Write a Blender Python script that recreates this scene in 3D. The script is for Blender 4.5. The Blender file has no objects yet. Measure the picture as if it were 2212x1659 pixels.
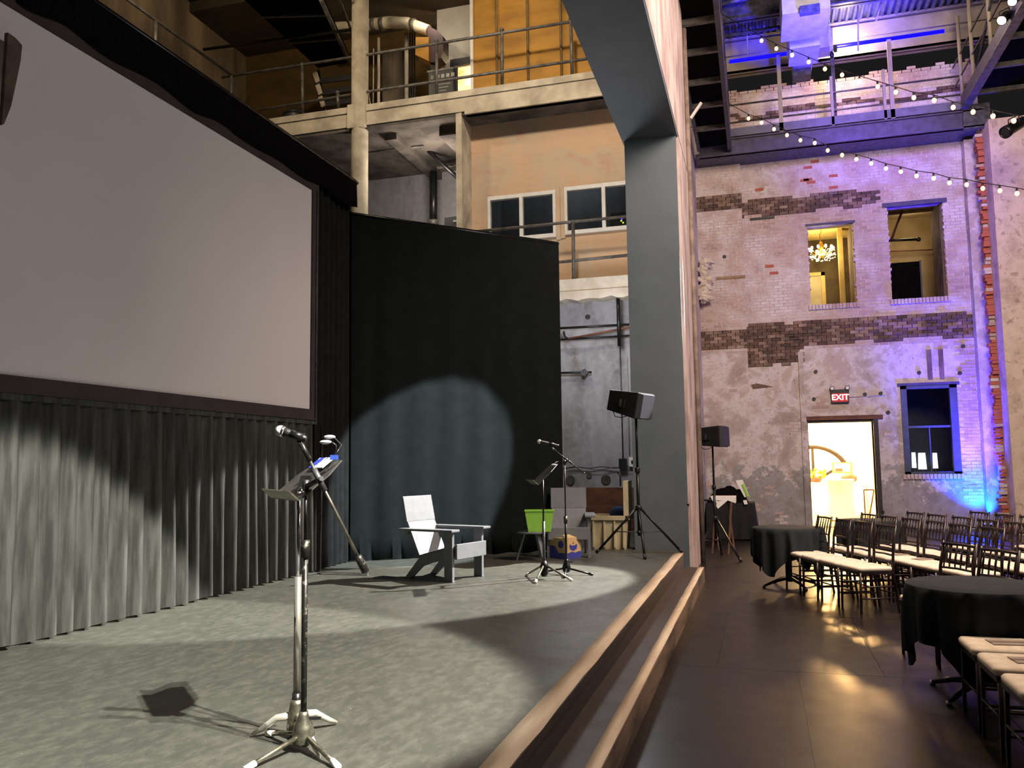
import bpy, math, random
from mathutils import Vector, Matrix, noise
random.seed(7)
RAD = math.radians
sc = bpy.context.scene
COL = sc.collection

# ------------------------------------------------------------------ camera
W, H, F = 2212.0, 1659.0, 1800.0
CAM = Vector((0, 0, 1.62))
YAW, PITCH, ROLL = RAD(16.36), RAD(5.46), RAD(-.76)
_r = Vector((math.cos(YAW), math.sin(YAW), 0))
FW = Vector((-math.sin(YAW)*math.cos(PITCH), math.cos(YAW)*math.cos(PITCH), math.sin(PITCH)))
_u = _r.cross(FW)
RT = _r*math.cos(ROLL)+_u*math.sin(ROLL)
UP = -_r*math.sin(ROLL)+_u*math.cos(ROLL)
cd = bpy.data.cameras.new('camera'); cam = bpy.data.objects.new('camera', cd); COL.objects.link(cam)
cd.sensor_fit = 'HORIZONTAL'; cd.sensor_width = 36; cd.lens = F/W*36; cd.clip_end = 200; cd.clip_start = .05
m3 = Matrix((RT, UP, -FW)).transposed()
cam.matrix_world = Matrix.Translation(CAM) @ m3.to_4x4()
sc.camera = cam

# survey helpers: turn a bearing from the camera into a point on a known real plane
def ray(x, y): return RT*((x-W/2)/F)+UP*((H/2-y)/F)+FW
def at_z(x, y, z):
    d = ray(x, y); return CAM+d*((z-CAM.z)/d.z)
def at_y(x, y, v):
    d = ray(x, y); return CAM+d*(v/d.y)
def at_x(x, y, v):
    d = ray(x, y); return CAM+d*(v/d.x)
def at_d(x, y, dep): return CAM+ray(x, y)*dep
def dep(p): return (Vector(p)-CAM).dot(FW)

# ------------------------------------------------------------------ world, view, lights
sc.view_settings.view_transform = 'Standard'; sc.view_settings.look = 'None'
sc.view_settings.gamma = 1; sc.view_settings.use_curve_mapping = False
sc.view_settings.exposure = 0.0
wd = bpy.data.worlds.new('world'); sc.world = wd; wd.use_nodes = True
wd.node_tree.nodes['Background'].inputs[0].default_value = (.9, .82, .85, 1)
wd.node_tree.nodes['Background'].inputs[1].default_value = .012

def aim(o, tgt):
    o.rotation_euler = (Vector(tgt)-o.location).to_track_quat('-Z', 'Y').to_euler()
def light(kind, name, loc, power, col, tgt=None, size=.3, size_y=None, angle=40, blend=.15, spread=None):
    l = bpy.data.lights.new(name, kind); o = bpy.data.objects.new(name, l); COL.objects.link(o)
    l.energy = power; l.color = col; o.location = loc
    if kind == 'SPOT': l.spot_size = RAD(angle); l.spot_blend = blend; l.shadow_soft_size = size
    if kind == 'POINT': l.shadow_soft_size = size
    if kind == 'AREA':
        l.size = size
        if size_y: l.shape = 'RECTANGLE'; l.size_y = size_y
        if spread: l.spread = RAD(spread)
    if tgt is not None: aim(o, tgt)
    return o
WARM = (1, .72, .48); HOUSE = (1, .80, .68); WHITE = (1, .96, .88)
SPOT_B = at_x(2163, 45, 4.5)
light('SPOT', 'front_spot_near', (3.7, 1.2, 8.1), 12500, WHITE, (-3.64, 4.4, .37), .05, angle=22, blend=.14)
light('SPOT', 'front_spot_near_second', (3.35, 1.75, 8.1), 8000, WHITE, (-3.62, 4.35, .37), .05, angle=24, blend=.16)
light('SPOT', 'side_spot_chair', SPOT_B+(Vector((-3.6, 8.0, .4))-SPOT_B).normalized()*.06, 42000, WHITE, (-3.6, 8.0, .37), .06, angle=15.4, blend=.1)
light('SPOT', 'side_spot_drape', (4.0, 8.5, 8.5), 25000, (.86, .95, 1), (-5.5, 10.7, .37), .06, angle=12.6, blend=.12)
light('AREA', 'house_wash', (3.2, 8.0, 8.6), 1200, HOUSE, (2.2, 21.4, 4.5), 3.0)
light('AREA', 'screen_fill', (7.2, 6.2, 6.8), 300, (1, .9, .86), (-5.0, 7.2, 3.4), 2.0)  # unseen soft fill added to lift the projection screen
light('SPOT', 'balcony_wash', (-2.6, 9.0, 11.5), 1900, (1, .86, .70), (-4.8, 15.6, 7.4), .3, angle=72, blend=.9)
light('POINT', 'left_wall_fill', (-8.2, 11.0, 11.6), 420, (1, .80, .55), size=.2)  # no fixture here: fill added to brighten the stained left wall
light('SPOT', 'corner_uplight', (4.72, 20.9, .2), 1500, (.0, .05, 1), (4.72, 21.3, 1.9), .04, angle=100, blend=.8)
light('SPOT', 'corner_uplight_tall', (4.55, 20.5, .2), 5200, (.06, .025, 1), (4.5, 21.35, 5.0), .05, angle=60, blend=1.0)
light('AREA', 'blue_wash', (4.3, 17.5, 9.0), 48, (.14, .05, 1), (3.6, 21.35, 6.0), .8, spread=110)
light('AREA', 'blue_ceiling', (3.2, 19.9, 11.3), 70, (.04, .02, 1), (3.2, 20.1, 12.3), 1.0, spread=150)
light('SPOT', 'blue_duct', (1.6, 16.8, 9.4), 4200, (.03, .02, 1), (1.55, 18.6, 11.7), .1, angle=62, blend=.5)
light('SPOT', 'violet_upper_wall', (2.6, 17.0, 9.2), 900, (.16, .06, 1), (2.8, 21.35, 10.0), .2, angle=70, blend=.8)
light('AREA', 'lobby_ceiling', (2.0, 24.2, 3.1), 800, (1, .72, .36), (2.0, 24.2, 0), 2.6)
light('SPOT', 'lobby_door_lamp', (2.15, 24.8, 3.0), 1500, (1, .56, .20), (1.2, 9.0, 0), .22, angle=40, blend=.6)
light('AREA', 'lobby_wall_wash', (1.9, 27.55, 3.45), 2000, (1, .74, .40), (1.9, 28, 2.75), 2.4, .25)
light('AREA', 'house_down', (2.3, 8.0, 8.4), 215, (1, .72, .48), (2.3, 8.0, 0), 2.0, spread=100)
light('POINT', 'upper_balcony_lamp', (-4.2, 15.3, 11.9), 33, (1, .74, .42), size=.2)
light('POINT', 'upper_recess_lamp', (-6.6, 16.2, 11.5), 30, (1, .84, .64), size=.2)
light('POINT', 'lower_recess_lamp', (-6.3, 15.9, 7.6), 110, (1, .88, .76), size=.2)
light('POINT', 'stage_back_lamp', (-2.5, 13.4, 4.0), 130, (.92, .94, 1), size=.3)
light('POINT', 'upper_room_lamp', (4.0, 23.6, 7.6), 22, (1, .76, .46), size=.2)

# ------------------------------------------------------------------ materials
def lin(c):
    if isinstance(c, str):
        c = c.lstrip('#'); c = [int(c[i:i+2], 16)/255 for i in (0, 2, 4)]
        return tuple(x/12.92 if x <= .04045 else ((x+.055)/1.055)**2.4 for x in c)+(1,)
    return tuple(c)+(1,)
class NT:
    def __init__(s, name):
        s.m = bpy.data.materials.new(name); s.m.use_nodes = True
        s.t = s.m.node_tree; s.b = s.t.nodes['Principled BSDF']
    def n(s, typ, **kw):
        x = s.t.nodes.new(typ)
        for k, v in kw.items(): setattr(x, k, v)
        return x
    def l(s, a, b): s.t.links.new(a, b)
    def coord(s, scale=(1, 1, 1), kind='Object', rot=(0, 0, 0)):
        c = s.n('ShaderNodeTexCoord'); mp = s.n('ShaderNodeMapping')
        mp.inputs['Scale'].default_value = scale; mp.inputs['Rotation'].default_value = rot
        s.l(c.outputs[kind], mp.inputs[0]); return mp.outputs[0]
    def noise(s, vec, scale, detail=4, rough=.55, dist=0):
        x = s.n('ShaderNodeTexNoise'); x.inputs['Scale'].default_value = scale
        x.inputs['Detail'].default_value = detail; x.inputs['Roughness'].default_value = rough
        x.inputs['Distortion'].default_value = dist
        s.l(vec, x.inputs['Vector']); return x.outputs['Fac']
    def ramp(s, fac, stops):
        x = s.n('ShaderNodeValToRGB'); e = x.color_ramp.elements
        while len(e) < len(stops): e.new(.5)
        for i, (p, c) in enumerate(stops): e[i].position = p; e[i].color = lin(c) if isinstance(c, str) else (c, c, c, 1)
        s.l(fac, x.inputs[0]); return x.outputs[0]
    def mix(s, fac, a, b):
        x = s.n('ShaderNodeMix', data_type='RGBA')
        for v, i in ((fac, 0), (a, 6), (b, 7)):
            if isinstance(v, str): x.inputs[i].default_value = lin(v)
            elif isinstance(v, (int, float)): x.inputs[i].default_value = v
            else: s.l(v, x.inputs[i])
        return x.outputs[2]
    def math(s, op, a, b=0.0, c=None):
        x = s.n('ShaderNodeMath', operation=op)
        for i, v in enumerate((a, b) if c is None else (a, b, c)):
            if isinstance(v, (int, float)): x.inputs[i].default_value = v
            else: s.l(v, x.inputs[i])
        return x.outputs[0]
    def bump(s, h, strength, dist=.02):
        x = s.n('ShaderNodeBump'); x.inputs['Strength'].default_value = strength; x.inputs['Distance'].default_value = dist
        s.l(h, x.inputs['Height']); s.l(x.outputs[0], s.b.inputs['Normal'])
    def col(s, o): s.l(o, s.b.inputs['Base Color'])
    def set(s, **kw):
        for k, v in kw.items(): s.b.inputs[k.replace('_', ' ')].default_value = v
_mats = {}
def mat(name, c1, c2=None, rough=.6, scale=6, metal=0, bump=0, stretch=(1, 1, 1), spec=.5, lo=.38, hi=.62, detail=4):
    if name in _mats: return _mats[name]
    t = NT(name); t.set(Roughness=rough, Metallic=metal); t.b.inputs['Specular IOR Level'].default_value = spec
    v = t.coord(stretch); f = t.noise(v, scale, detail)
    t.col(t.ramp(f, [(lo, c1), (hi, c2 or c1)]))
    if bump: t.bump(t.noise(v, scale*4, 5), bump)
    _mats[name] = t.m; return t.m
def emis(name, c, strength, base='#ffffff'):
    if name in _mats: return _mats[name]
    t = NT(name); t.set(Base_Color=lin(base), Emission_Color=lin(c), Emission_Strength=strength, Roughness=.4)
    _mats[name] = t.m; return t.m

M_steel = mat('painted_steel', '#3a3a3c', '#57565a', .45, 9, .3)
M_pipe = mat('pipe_grey', '#4a4641', '#6b655e', .5, 7, .2)
M_black = mat('black_metal', '#141414', '#232323', .35, 12, .4)
M_blackp = mat('black_plastic', '#101011', '#1c1c1e', .5, 14)
M_chrome = mat('chrome', '#b9b9c2', '#d6d6de', .18, 10, 1)
M_rod = mat('worn_steel', '#6f6c60', '#97937f', .35, 30, .85)
M_worn = mat('worn_black_paint', '#2b2a26', '#8c8876', .4, 40, .6, lo=.55, hi=.72)
M_cream = mat('cream_plaster', '#b7aa98', '#cdc3b2', .9, 3, bump=.25)
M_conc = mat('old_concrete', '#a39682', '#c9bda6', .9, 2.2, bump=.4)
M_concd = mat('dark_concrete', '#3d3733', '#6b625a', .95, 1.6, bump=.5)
M_beam = mat('blue_grey_steel_paint', '#515b62', '#5b656b', .65, 1.2, bump=.05)
M_velour = mat('grey_velour', '#353633', '#494a46', .95, 20, spec=.1, stretch=(1, 1, .1))
M_drape = mat('black_serge', '#161919', '#191c1c', .95, 6, spec=.05)
M_blackcloth = mat('black_masking', '#0b0a0a', '#131111', .98, 25, spec=.03)
M_screen = mat('screen_vinyl', '#cfc9c8', '#d4cecd', .85, .6, spec=.2)
M_frame = mat('screen_border', '#33292a', '#3a3030', .9, 3)
M_cloth = mat('charcoal_tablecloth', '#252a2f', '#2a2f34', .85, 12, spec=.2)
M_white = mat('white_cloth', '#e8e2da', '#f2eee6', .8, 20)
M_cush = mat('ivory_cushion', '#d8c8b6', '#e6d9c8', .75, 18)
M_wood = mat('dark_stained_wood', '#1c1214', '#2c1d1c', .35, 14, stretch=(1, 1, .2))
M_paper = mat('paper', '#cfc6bd', '#d8d0c8', .8, 20)
M_adi = mat('grey_chair_paint', '#6e7177', '#74777d', .55, 14)
M_green = mat('lime_plastic', '#8fca4b', '#97d152', .45, 10)
M_card = mat('cardboard', '#c8a878', '#d2b384', .85, 18)
M_indigo = mat('indigo_print', '#3c3f98', '#4447a2', .7, 18)
M_creamp = mat('cream_plastic', '#b5a987', '#c8bd9c', .5, 6)
M_brownp = mat('brown_plywood', '#5a3726', '#7a4c33', .7, 3, stretch=(1, 1, 4))
M_glass = mat('dark_glass', '#0c0e10', '#14171a', .08, 3, spec=.8)
M_vinyl = mat('white_vinyl', '#d4cfc8', '#ddd9d2', .5, 8)
M_grey_wall = NT('grey_stage_wall')
def _gw():
    t = M_grey_wall; v = t.coord((1, 1, .35)); a = t.noise(v, 1.6, 5); b = t.noise(t.coord(), 9, 5)
    t.col(t.mix(t.ramp(b, [(.45, 0.0), (.8, .5)]), t.ramp(a, [(.3, '#6e6a68'), (.5, '#99969a'), (.7, '#8a8486')]), '#b3aeb0'))
    t.set(Roughness=.9); t.bump(b, .2)
_gw(); M_grey_wall = M_grey_wall.m
def _peach():
    t = NT('mottled_peach_plaster'); v = t.coord((1, 1, .8)); a = t.noise(v, .75, 4, .6, .6); b = t.noise(t.coord((1, 1, .25)), 1.4, 5); g = t.noise(t.coord((1, 1, 6)), 3, 3)
    c = t.ramp(a, [(.3, '#cfa886'), (.45, '#cba887'), (.55, '#c0aa90'), (.68, '#c0907a')])
    c = t.mix(t.ramp(b, [(.4, 0.0), (.75, .55)]), c, '#b9a284'); c = t.mix(t.ramp(g, [(.5, 0.0), (.8, .25)]), c, '#a98566')
    t.col(c); t.set(Roughness=.85); t.bump(g, .12); return t.m
M_peach = _peach()
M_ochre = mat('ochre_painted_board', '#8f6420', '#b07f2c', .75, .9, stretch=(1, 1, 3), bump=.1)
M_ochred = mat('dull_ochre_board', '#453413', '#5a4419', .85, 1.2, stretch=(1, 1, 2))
M_stain = mat('stained_concrete', '#4d4033', '#8a765d', .95, 1.3, stretch=(1, 1.2, .25), bump=.3, lo=.35, hi=.7)
M_pipew = mat('aged_white_pipe', '#b3a691', '#cfc4ae', .6, 6)
M_red = mat('oxblood_paint', '#2c0d10', '#361214', .6, 5)
M_pallet = mat('pale_batten', '#a79a86', '#bdb09b', .8, 8)
M_duct = mat('galvanised_duct', '#b9b9c6', '#cfcfda', .4, 4, .3)
M_bulb = emis('bulb_glow', '#ffb45c', 5)
M_lens = emis('lamp_lens', '#fff0d0', 60)
M_led = emis('blue_led', '#0a04ff', 2.6, '#000000')
M_redled = emis('exit_red', '#ff1030', .55, '#300008')
M_exit = emis('exit_letter', '#ffb8c0', 1.4)

def brick_mat(name, single, dark=0):
    t = NT(name); g = t.n('ShaderNodeObjectInfo') if single else t.n('ShaderNodeNewGeometry')
    rnd = g.outputs['Random'] if single else g.outputs['Random Per Island']
    geo = t.n('ShaderNodeNewGeometry'); pos = geo.outputs['Position']
    big = t.noise(pos, .55, 3); mid = t.noise(pos, 2.2, 4); fine = t.noise(pos, 26, 4)
    if dark:
        c = t.ramp(rnd, [(0, '#5c463a'), (.4, '#79604e'), (.75, '#8d7462'), (1, '#a8927f')])
        c = t.mix(t.ramp(mid, [(.42, 0.0), (.62, .75)]), c, '#4b3c33')
    else:
        paint = t.ramp(rnd, [(0, '#cbbdb5'), (.5, '#d6cac3'), (1, '#dfd5cf')])
        raw = t.ramp(rnd, [(0, '#95705c'), (.5, '#a98772'), (1, '#b99a86')])
        k = t.math('ADD', t.math('MULTIPLY', rnd, .18), t.math('ADD', t.math('MULTIPLY', big, 1.1), t.math('MULTIPLY', mid, .6)))
        c = t.mix(t.ramp(k, [(.80, 0.0), (1.10, .7)]), paint, raw)
        c = t.mix(t.ramp(fine, [(.56, 0.0), (.72, .55)]), c, '#8d7a70')
    t.col(c); t.set(Roughness=.9); t.bump(fine, .5, .01); return t.m
M_brick = brick_mat('painted_brick', False); M_brick1 = brick_mat('painted_brick_single', True)
M_brickd = brick_mat('bare_brick_band', False, 1); M_brickd1 = brick_mat('bare_brick_band_single', True, 1)
M_brickred = mat('exposed_red_brick', '#a85a42', '#c07055', .9, 9, bump=.3)
def plaster_mat():
    t = NT('peeling_plaster'); v = t.coord(); geo = t.n('ShaderNodeNewGeometry'); sep = t.n('ShaderNodeSeparateXYZ'); t.l(geo.outputs['Position'], sep.inputs[0])
    z = sep.outputs[2]; a = t.noise(v, 1.1, 6, .65, .3); b = t.noise(v, 3.4, 6, .65); cc = t.noise(v, 18, 5)
    c = t.ramp(a, [(.36, '#a8988c'), (.47, '#bdaea2'), (.53, '#d8cdc6'), (.62, '#bfae9f')])
    c = t.mix(t.ramp(b, [(.58, 0.0), (.63, .75)]), c, '#ddd4cf')
    low = t.math('SUBTRACT', 1.0, t.math('DIVIDE', z, 1.5))
    k = t.math('ADD', t.math('MULTIPLY', low, .7), t.math('MULTIPLY', b, 1.7))
    c = t.mix(t.ramp(k, [(.98, 0.0), (1.16, .6)]), c, '#7a7b76')
    c = t.mix(t.ramp(cc, [(.62, 0.0), (.7, .6)]), c, '#6b584c')
    t.col(c); t.set(Roughness=.92); t.bump(b, .5, .02); return t.m
M_plaster = plaster_mat()
def pier_mat():
    t = NT('pale_plaster'); v = t.coord(); a = t.noise(v, 1.4, 6, .65); b = t.noise(v, 7, 5)
    c = t.ramp(a, [(.35, '#b29b85'), (.5, '#d9c4ac'), (.66, '#c3ac95')])
    t.col(t.mix(t.ramp(b, [(.58, 0.0), (.68, .6)]), c, '#8b7868')); t.set(Roughness=.9); t.bump(b, .3); return t.m
M_pier = pier_mat()
def floor_mat(name, c1, c2, rough, r2, scuff, spec=.5):
    t = NT(name); v = t.coord(); a = t.noise(v, 1.3, 5); b = t.noise(t.coord((1, .5, 1), rot=(0, 0, .5)), 17, 7, .72); s = t.noise(t.coord((1, .10, 1), rot=(0, 0, -.7)), 30, 3, .7, .6); t.b.inputs['Specular IOR Level'].default_value = spec
    c = t.ramp(a, [(.3, c1), (.7, c2)])
    c = t.mix(t.ramp(b, [(.44, 0.0), (.72, .6)]), c, scuff); c = t.mix(t.ramp(s, [(.70, 0.0), (.76, .6)]), c, scuff)
    sp = t.noise(v, 46, 2, .5); c = t.mix(t.ramp(sp, [(.745, 0.0), (.77, .5)]), c, scuff if spec < .5 else '#b5b3a4')
    t.col(c); t.l(t.ramp(t.noise(v, 4, 5), [(.3, rough), (.7, r2)]), t.b.inputs['Roughness']); t.bump(b, .02, .003); return t.m
M_stagefloor = floor_mat('scuffed_stage_paint', '#3a3b36', '#42433c', .42, .55, '#5e5e54')
M_floor = floor_mat('waxed_dark_floor', '#120d0a', '#1b1410', .30, .38, '#211812', .32)
M_tread = floor_mat('step_paint', '#2d2523', '#372d2a', .5, .6, '#483c37')
M_riser = mat('black_riser', '#1c1615', '#2c2321', .6, 5, stretch=(1, .3, 1))
M_tape = mat('worn_white_edge_paint', '#b9a48c', '#d4c2ab', .7, 9, stretch=(1, .12, 1))
M_corr = mat('corrugated_deck', '#5d5c68', '#767584', .45, 6, .4)
M_ibeam = mat('beige_beam_paint', '#9b9078', '#ab9f86', .6, 3)
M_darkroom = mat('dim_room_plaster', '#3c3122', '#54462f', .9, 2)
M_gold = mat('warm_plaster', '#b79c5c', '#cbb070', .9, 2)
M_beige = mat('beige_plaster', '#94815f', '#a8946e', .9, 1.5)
M_lobby = mat('lobby_cream', '#e9dcc0', '#f1e6cc', .8, 2)
M_grille = mat('speaker_grille', '#1a1a24', '#24242e', .6, 60)

# ------------------------------------------------------------------ mesh builder
class MB:
    def __init__(s): s.v = []; s.f = []; s.sm = []
    def add(s, v, f, sm=False):
        o = len(s.v); s.v += [tuple(p) for p in v]; s.f += [tuple(i+o for i in q) for q in f]; s.sm += [sm]*len(f); return s
    def hexa(s, p, back=True):
        f = [(0, 3, 2, 1), (4, 5, 6, 7), (0, 1, 5, 4), (1, 2, 6, 5), (2, 3, 7, 6), (3, 0, 4, 7)]
        return s.add(p, f)
    def box(s, x0, y0, z0, x1, y1, z1):
        x0, x1 = min(x0, x1), max(x0, x1); y0, y1 = min(y0, y1), max(y0, y1); z0, z1 = min(z0, z1), max(z0, z1)
        return s.hexa([(x0, y0, z0), (x1, y0, z0), (x1, y1, z0), (x0, y1, z0), (x0, y0, z1), (x1, y0, z1), (x1, y1, z1), (x0, y1, z1)])
    def cbox(s, c, d, rz=0, m=None):
        m = m or Matrix.Rotation(rz, 3, 'Z'); c = Vector(c)
        q = [Vector((a*d[0]/2, b*d[1]/2, e*d[2]/2)) for e in (-1, 1) for a, b in ((-1, -1), (1, -1), (1, 1), (-1, 1))]
        return s.hexa([c+m@x for x in q])
    def bar(s, p, q, w, h, up=(0, 0, 1)):
        p, q = Vector(p), Vector(q); d = (q-p).normalized(); up = Vector(up)
        if abs(d.dot(up)) > .98: up = Vector((0, 1, 0))
        x = d.cross(up).normalized()*(w/2); y = x.cross(d).normalized()*(h/2)
        return s.hexa([p-x-y, p+x-y, p+x+y, p-x+y, q-x-y, q+x-y, q+x+y, q-x+y])
    def prism(s, poly, ext):
        ext = Vector(ext); n = len(poly); a = [Vector(p) for p in poly]; v = a+[p+ext for p in a]
        f = [tuple(range(n))[::-1], tuple(range(n, 2*n))]+[(i, (i+1) % n, n+(i+1) % n, n+i) for i in range(n)]
        return s.add(v, f)
    def tube(s, pts, r, n=8, closed=False):
        pts = [Vector(p) for p in pts]; rs = r if isinstance(r, (list, tuple)) else [r]*len(pts); o = []; prev = None
        for i, p in enumerate(pts):
            d = (pts[min(i+1, len(pts)-1)]-pts[max(i-1, 0)]).normalized()
            if prev is None:
                a = Vector((0, 0, 1)) if abs(d.z) < .9 else Vector((1, 0, 0)); x = d.cross(a).normalized()
            else:
                x = (prev-d*prev.dot(d)).normalized()
            prev = x; y = d.cross(x)
            o += [p+(x*math.cos(2*math.pi*k/n)+y*math.sin(2*math.pi*k/n))*rs[i] for k in range(n)]
        m = len(pts); f = [(i*n+k, i*n+(k+1) % n, (i+1)*n+(k+1) % n, (i+1)*n+k) for i in range(m-1) for k in range(n)]
        s.add(o, f, True); b = len(s.v)-m*n
        s.f += [tuple(b+k for k in range(n))[::-1], tuple(b+(m-1)*n+k for k in range(n))]; s.sm += [False, False]; return s
    def lathe(s, prof, n=16, c=(0, 0, 0), m=None, smooth=True):
        c = Vector(c); m = m or Matrix.Identity(3); v = []
        for r, z in prof:
            for k in range(n):
                a = 2*math.pi*k/n; v.append(c+m@Vector((r*math.cos(a), r*math.sin(a), z)))
        k_ = len(prof); f = [(i*n+k, i*n+(k+1) % n, (i+1)*n+(k+1) % n, (i+1)*n+k) for i in range(k_-1) for k in range(n)]
        s.add(v, f, smooth); b = len(s.v)-k_*n
        s.f += [tuple(b+k for k in range(n))[::-1], tuple(b+(k_-1)*n+k for k in range(n))]; s.sm += [False, False]; return s
    def ball(s, c, r, n=12, k=8, sc_=(1, 1, 1), m=None):
        m = m or Matrix.Identity(3); c = Vector(c); v = []
        for i in range(k+1):
            t = math.pi*i/k
            for j in range(n):
                a = 2*math.pi*j/n; v.append(c+m@Vector((r*sc_[0]*math.sin(t)*math.cos(a), r*sc_[1]*math.sin(t)*math.sin(a), r*sc_[2]*math.cos(t))))
        return s.add(v, [(i*n+j, (i+1)*n+j, (i+1)*n+(j+1) % n, i*n+(j+1) % n) for i in range(k) for j in range(n)], True)
    def sheet(s, rows, thick=None):
        n = len(rows[0]); m = len(rows); v = [p for r in rows for p in r]
        f = [(i*n+j, i*n+j+1, (i+1)*n+j+1, (i+1)*n+j) for i in range(m-1) for j in range(n-1)]
        if thick is None: return s.add(v, f, True)
        t = Vector(thick); N = n*m; v2 = [Vector(p)+t for p in v]
        g = [tuple(x+N for x in q[::-1]) for q in f]; e = []
        for j in range(n-1):
            e.append((j+1, j, j+N, j+1+N)); a = (m-1)*n+j; e.append((a, a+1, a+1+N, a+N))
        for i in range(m-1):
            e.append((i*n, (i+1)*n, (i+1)*n+N, i*n+N)); a = i*n+n-1; e.append((a+n, a, a+N, a+n+N))
        return s.add(list(v)+v2, f+g+e, True)
    def build(s, name, m, parent=None, world=True, bevel=0):
        o_ = Vector((0, 0, 0)); p = parent
        while p is not None and world: o_ += p.location; p = p.parent
        me = bpy.data.meshes.new(name); me.from_pydata([Vector(a)-o_ for a in s.v], [], s.f); me.materials.append(m)
        me.polygons.foreach_set('use_smooth', s.sm); me.update()
        o = bpy.data.objects.new(name, me); COL.objects.link(o); o.parent = parent
        if bevel:
            b = o.modifiers.new('edge', 'BEVEL'); b.width = bevel; b.segments = 2; b.limit_method = 'ANGLE'
        return o
def mb(): return MB()
def tag(o, label=None, cat=None, group=None, kind=None):
    for k, v in (('label', label), ('category', cat), ('group', group), ('kind', kind)):
        if v: o[k] = v
    return o
def thing(name, label, cat, loc=(0, 0, 0), rz=0, group=None):
    o = bpy.data.objects.new(name, None); COL.objects.link(o); o.location = loc; o.rotation_euler = (0, 0, rz); o.empty_display_size = .1
    return tag(o, label, cat, group)
def struct(b, name, m, parent=None):
    o = b.build(name, m, parent)
    if parent is None: o['kind'] = 'structure'
    return o
def copy_tree(o, parent=None):
    c = o.copy(); COL.objects.link(c); c.parent = parent
    for ch in o.children: copy_tree(ch, c)
    return c
def holes_wall(b, x0, x1, z0, z1, y0, y1, holes, axis='y'):
    xs = sorted({x0, x1, *[v for h in holes for v in h[:2] if x0 < v < x1]}); zs = sorted({z0, z1, *[v for h in holes for v in h[2:] if z0 < v < z1]})
    for i in range(len(xs)-1):
        for j in range(len(zs)-1):
            cx, cz = (xs[i]+xs[i+1])/2, (zs[j]+zs[j+1])/2
            if any(h[0] < cx < h[1] and h[2] < cz < h[3] for h in holes): continue
            b.box(xs[i], y0, zs[j], xs[i+1], y1, zs[j+1])
    return b

ST = .37            # stage height
YB = 21.35          # brick wall face
# ================================================================== SETTING
fl = struct(mb().box(-1.4, -4, -.3, 12, YB+.5, -.004), 'floor', M_floor)
pm = mb().box(-.608, -1.218, -.0035, .608, 1.218, 0).build('floor_panel', M_floor, fl); pm.location = (.62, -1, 0)
first = True
for j in range(9):
    for i in range(7):
        x = -1.3+1.221*(i+.5)+(0 if j % 2 else .6)-.3; y = -.4+2.441*(j+.5)
        o = pm if first else pm.copy()
        if not first: COL.objects.link(o)
        first = False; o.location = (x, y, 0)
# --- brick wall with its openings
HOLES = [(1.37, 2.43, 5.37, 7.35), (3.2, 4.41, 5.38, 7.66), (3.26, 4.46, 1.25, 3.32), (1.16, 2.63, -.1, 2.58)]
b = mb(); holes_wall(b, -1.6, 5.3, -.1, 10.93, YB, YB+.4, HOLES); b.box(-1.27, YB-.13, 0, -.16, YB, 10.6)
wall = struct(b, 'wall_back', M_plaster)
PIER = (-1.27, -.16)
cand = []; field = mb(); band = mb(); band1 = []
course = 0; z = .08
def in_hole(xa, xb, za, zb, g=.0): return any(xa < h[1]+g and xb > h[0]-g and za < h[3]+g and zb > h[2]-g for h in HOLES)
while z < 11.6:
    off = (.106 if course % 2 else 0)
    x = -1.27+off-.212
    while x < 5.2:
        xa, xb = max(x, -1.27), min(x+.2, 5.2); za, zb = z, z+.065; x += .212
        if xb-xa < .05: continue
        for xa, xb in ([(xa, PIER[1]), (PIER[1], xb)] if xa < PIER[1] < xb else [(xa, xb)]):
            cx, cz = (xa+xb)/2, (za+zb)/2; pier = cx < PIER[1]
            if in_hole(xa, xb, za, zb):
                for h in HOLES:
                    if za < h[3] and zb > h[2]:
                        if xa < h[0] < xb: xb = h[0]
                        elif xa < h[1] < xb: xa = h[1]
                if xb-xa < .04 or in_hole(xa+.001, xb-.001, za, zb): continue
            n1 = noise.noise(Vector((cx*.9, cz*.9, 3))); n2 = noise.noise(Vector((cx*3, cz*3, 9)))
            top = 11.0+.14*noise.noise(Vector((cx*1.7, 1, 5)))+.07*random.random()
            if cz > top: continue
            isband = (4.42+.12*n1 < cz < 4.98+.06*n2 and not pier) or (pier and (4.42 < cz < 4.86 or 7.95 < cz < 8.3)) or (not pier and 7.72+.1*n2 < cz < 8.12+.15*n1 and cx < 3.0) \
                or (not pier and cx < 1.15 and 3.95+.12*n2 < cz < 4.5) or (10.3+.15*n1 < cz < 10.42+.2*n1)
            if xb-xa < .03: continue
            y0 = YB-.13 if pier else YB
            if isband: d = random.uniform(.0, .035)
            elif cz < 4.3:
                if pier: keep = n1*.6+n2*.5 > .25
                else: keep = n1*.7+n2*.5 > .42
                if cx > 4.55 and cz > .3: keep = n2 > -.35
                if not keep: continue
                d = random.uniform(.003, .012)
            else:
                if n1*.7+n2*.35 > .42 and random.random() < .8: continue
                d = random.uniform(.002, .008)
            rec = (xa+.001, xb-.004, za-.001, zb+.002, y0-d, y0+.01)
            (band1 if isband else cand).append(rec)
    z += .077; course += 1
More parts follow.
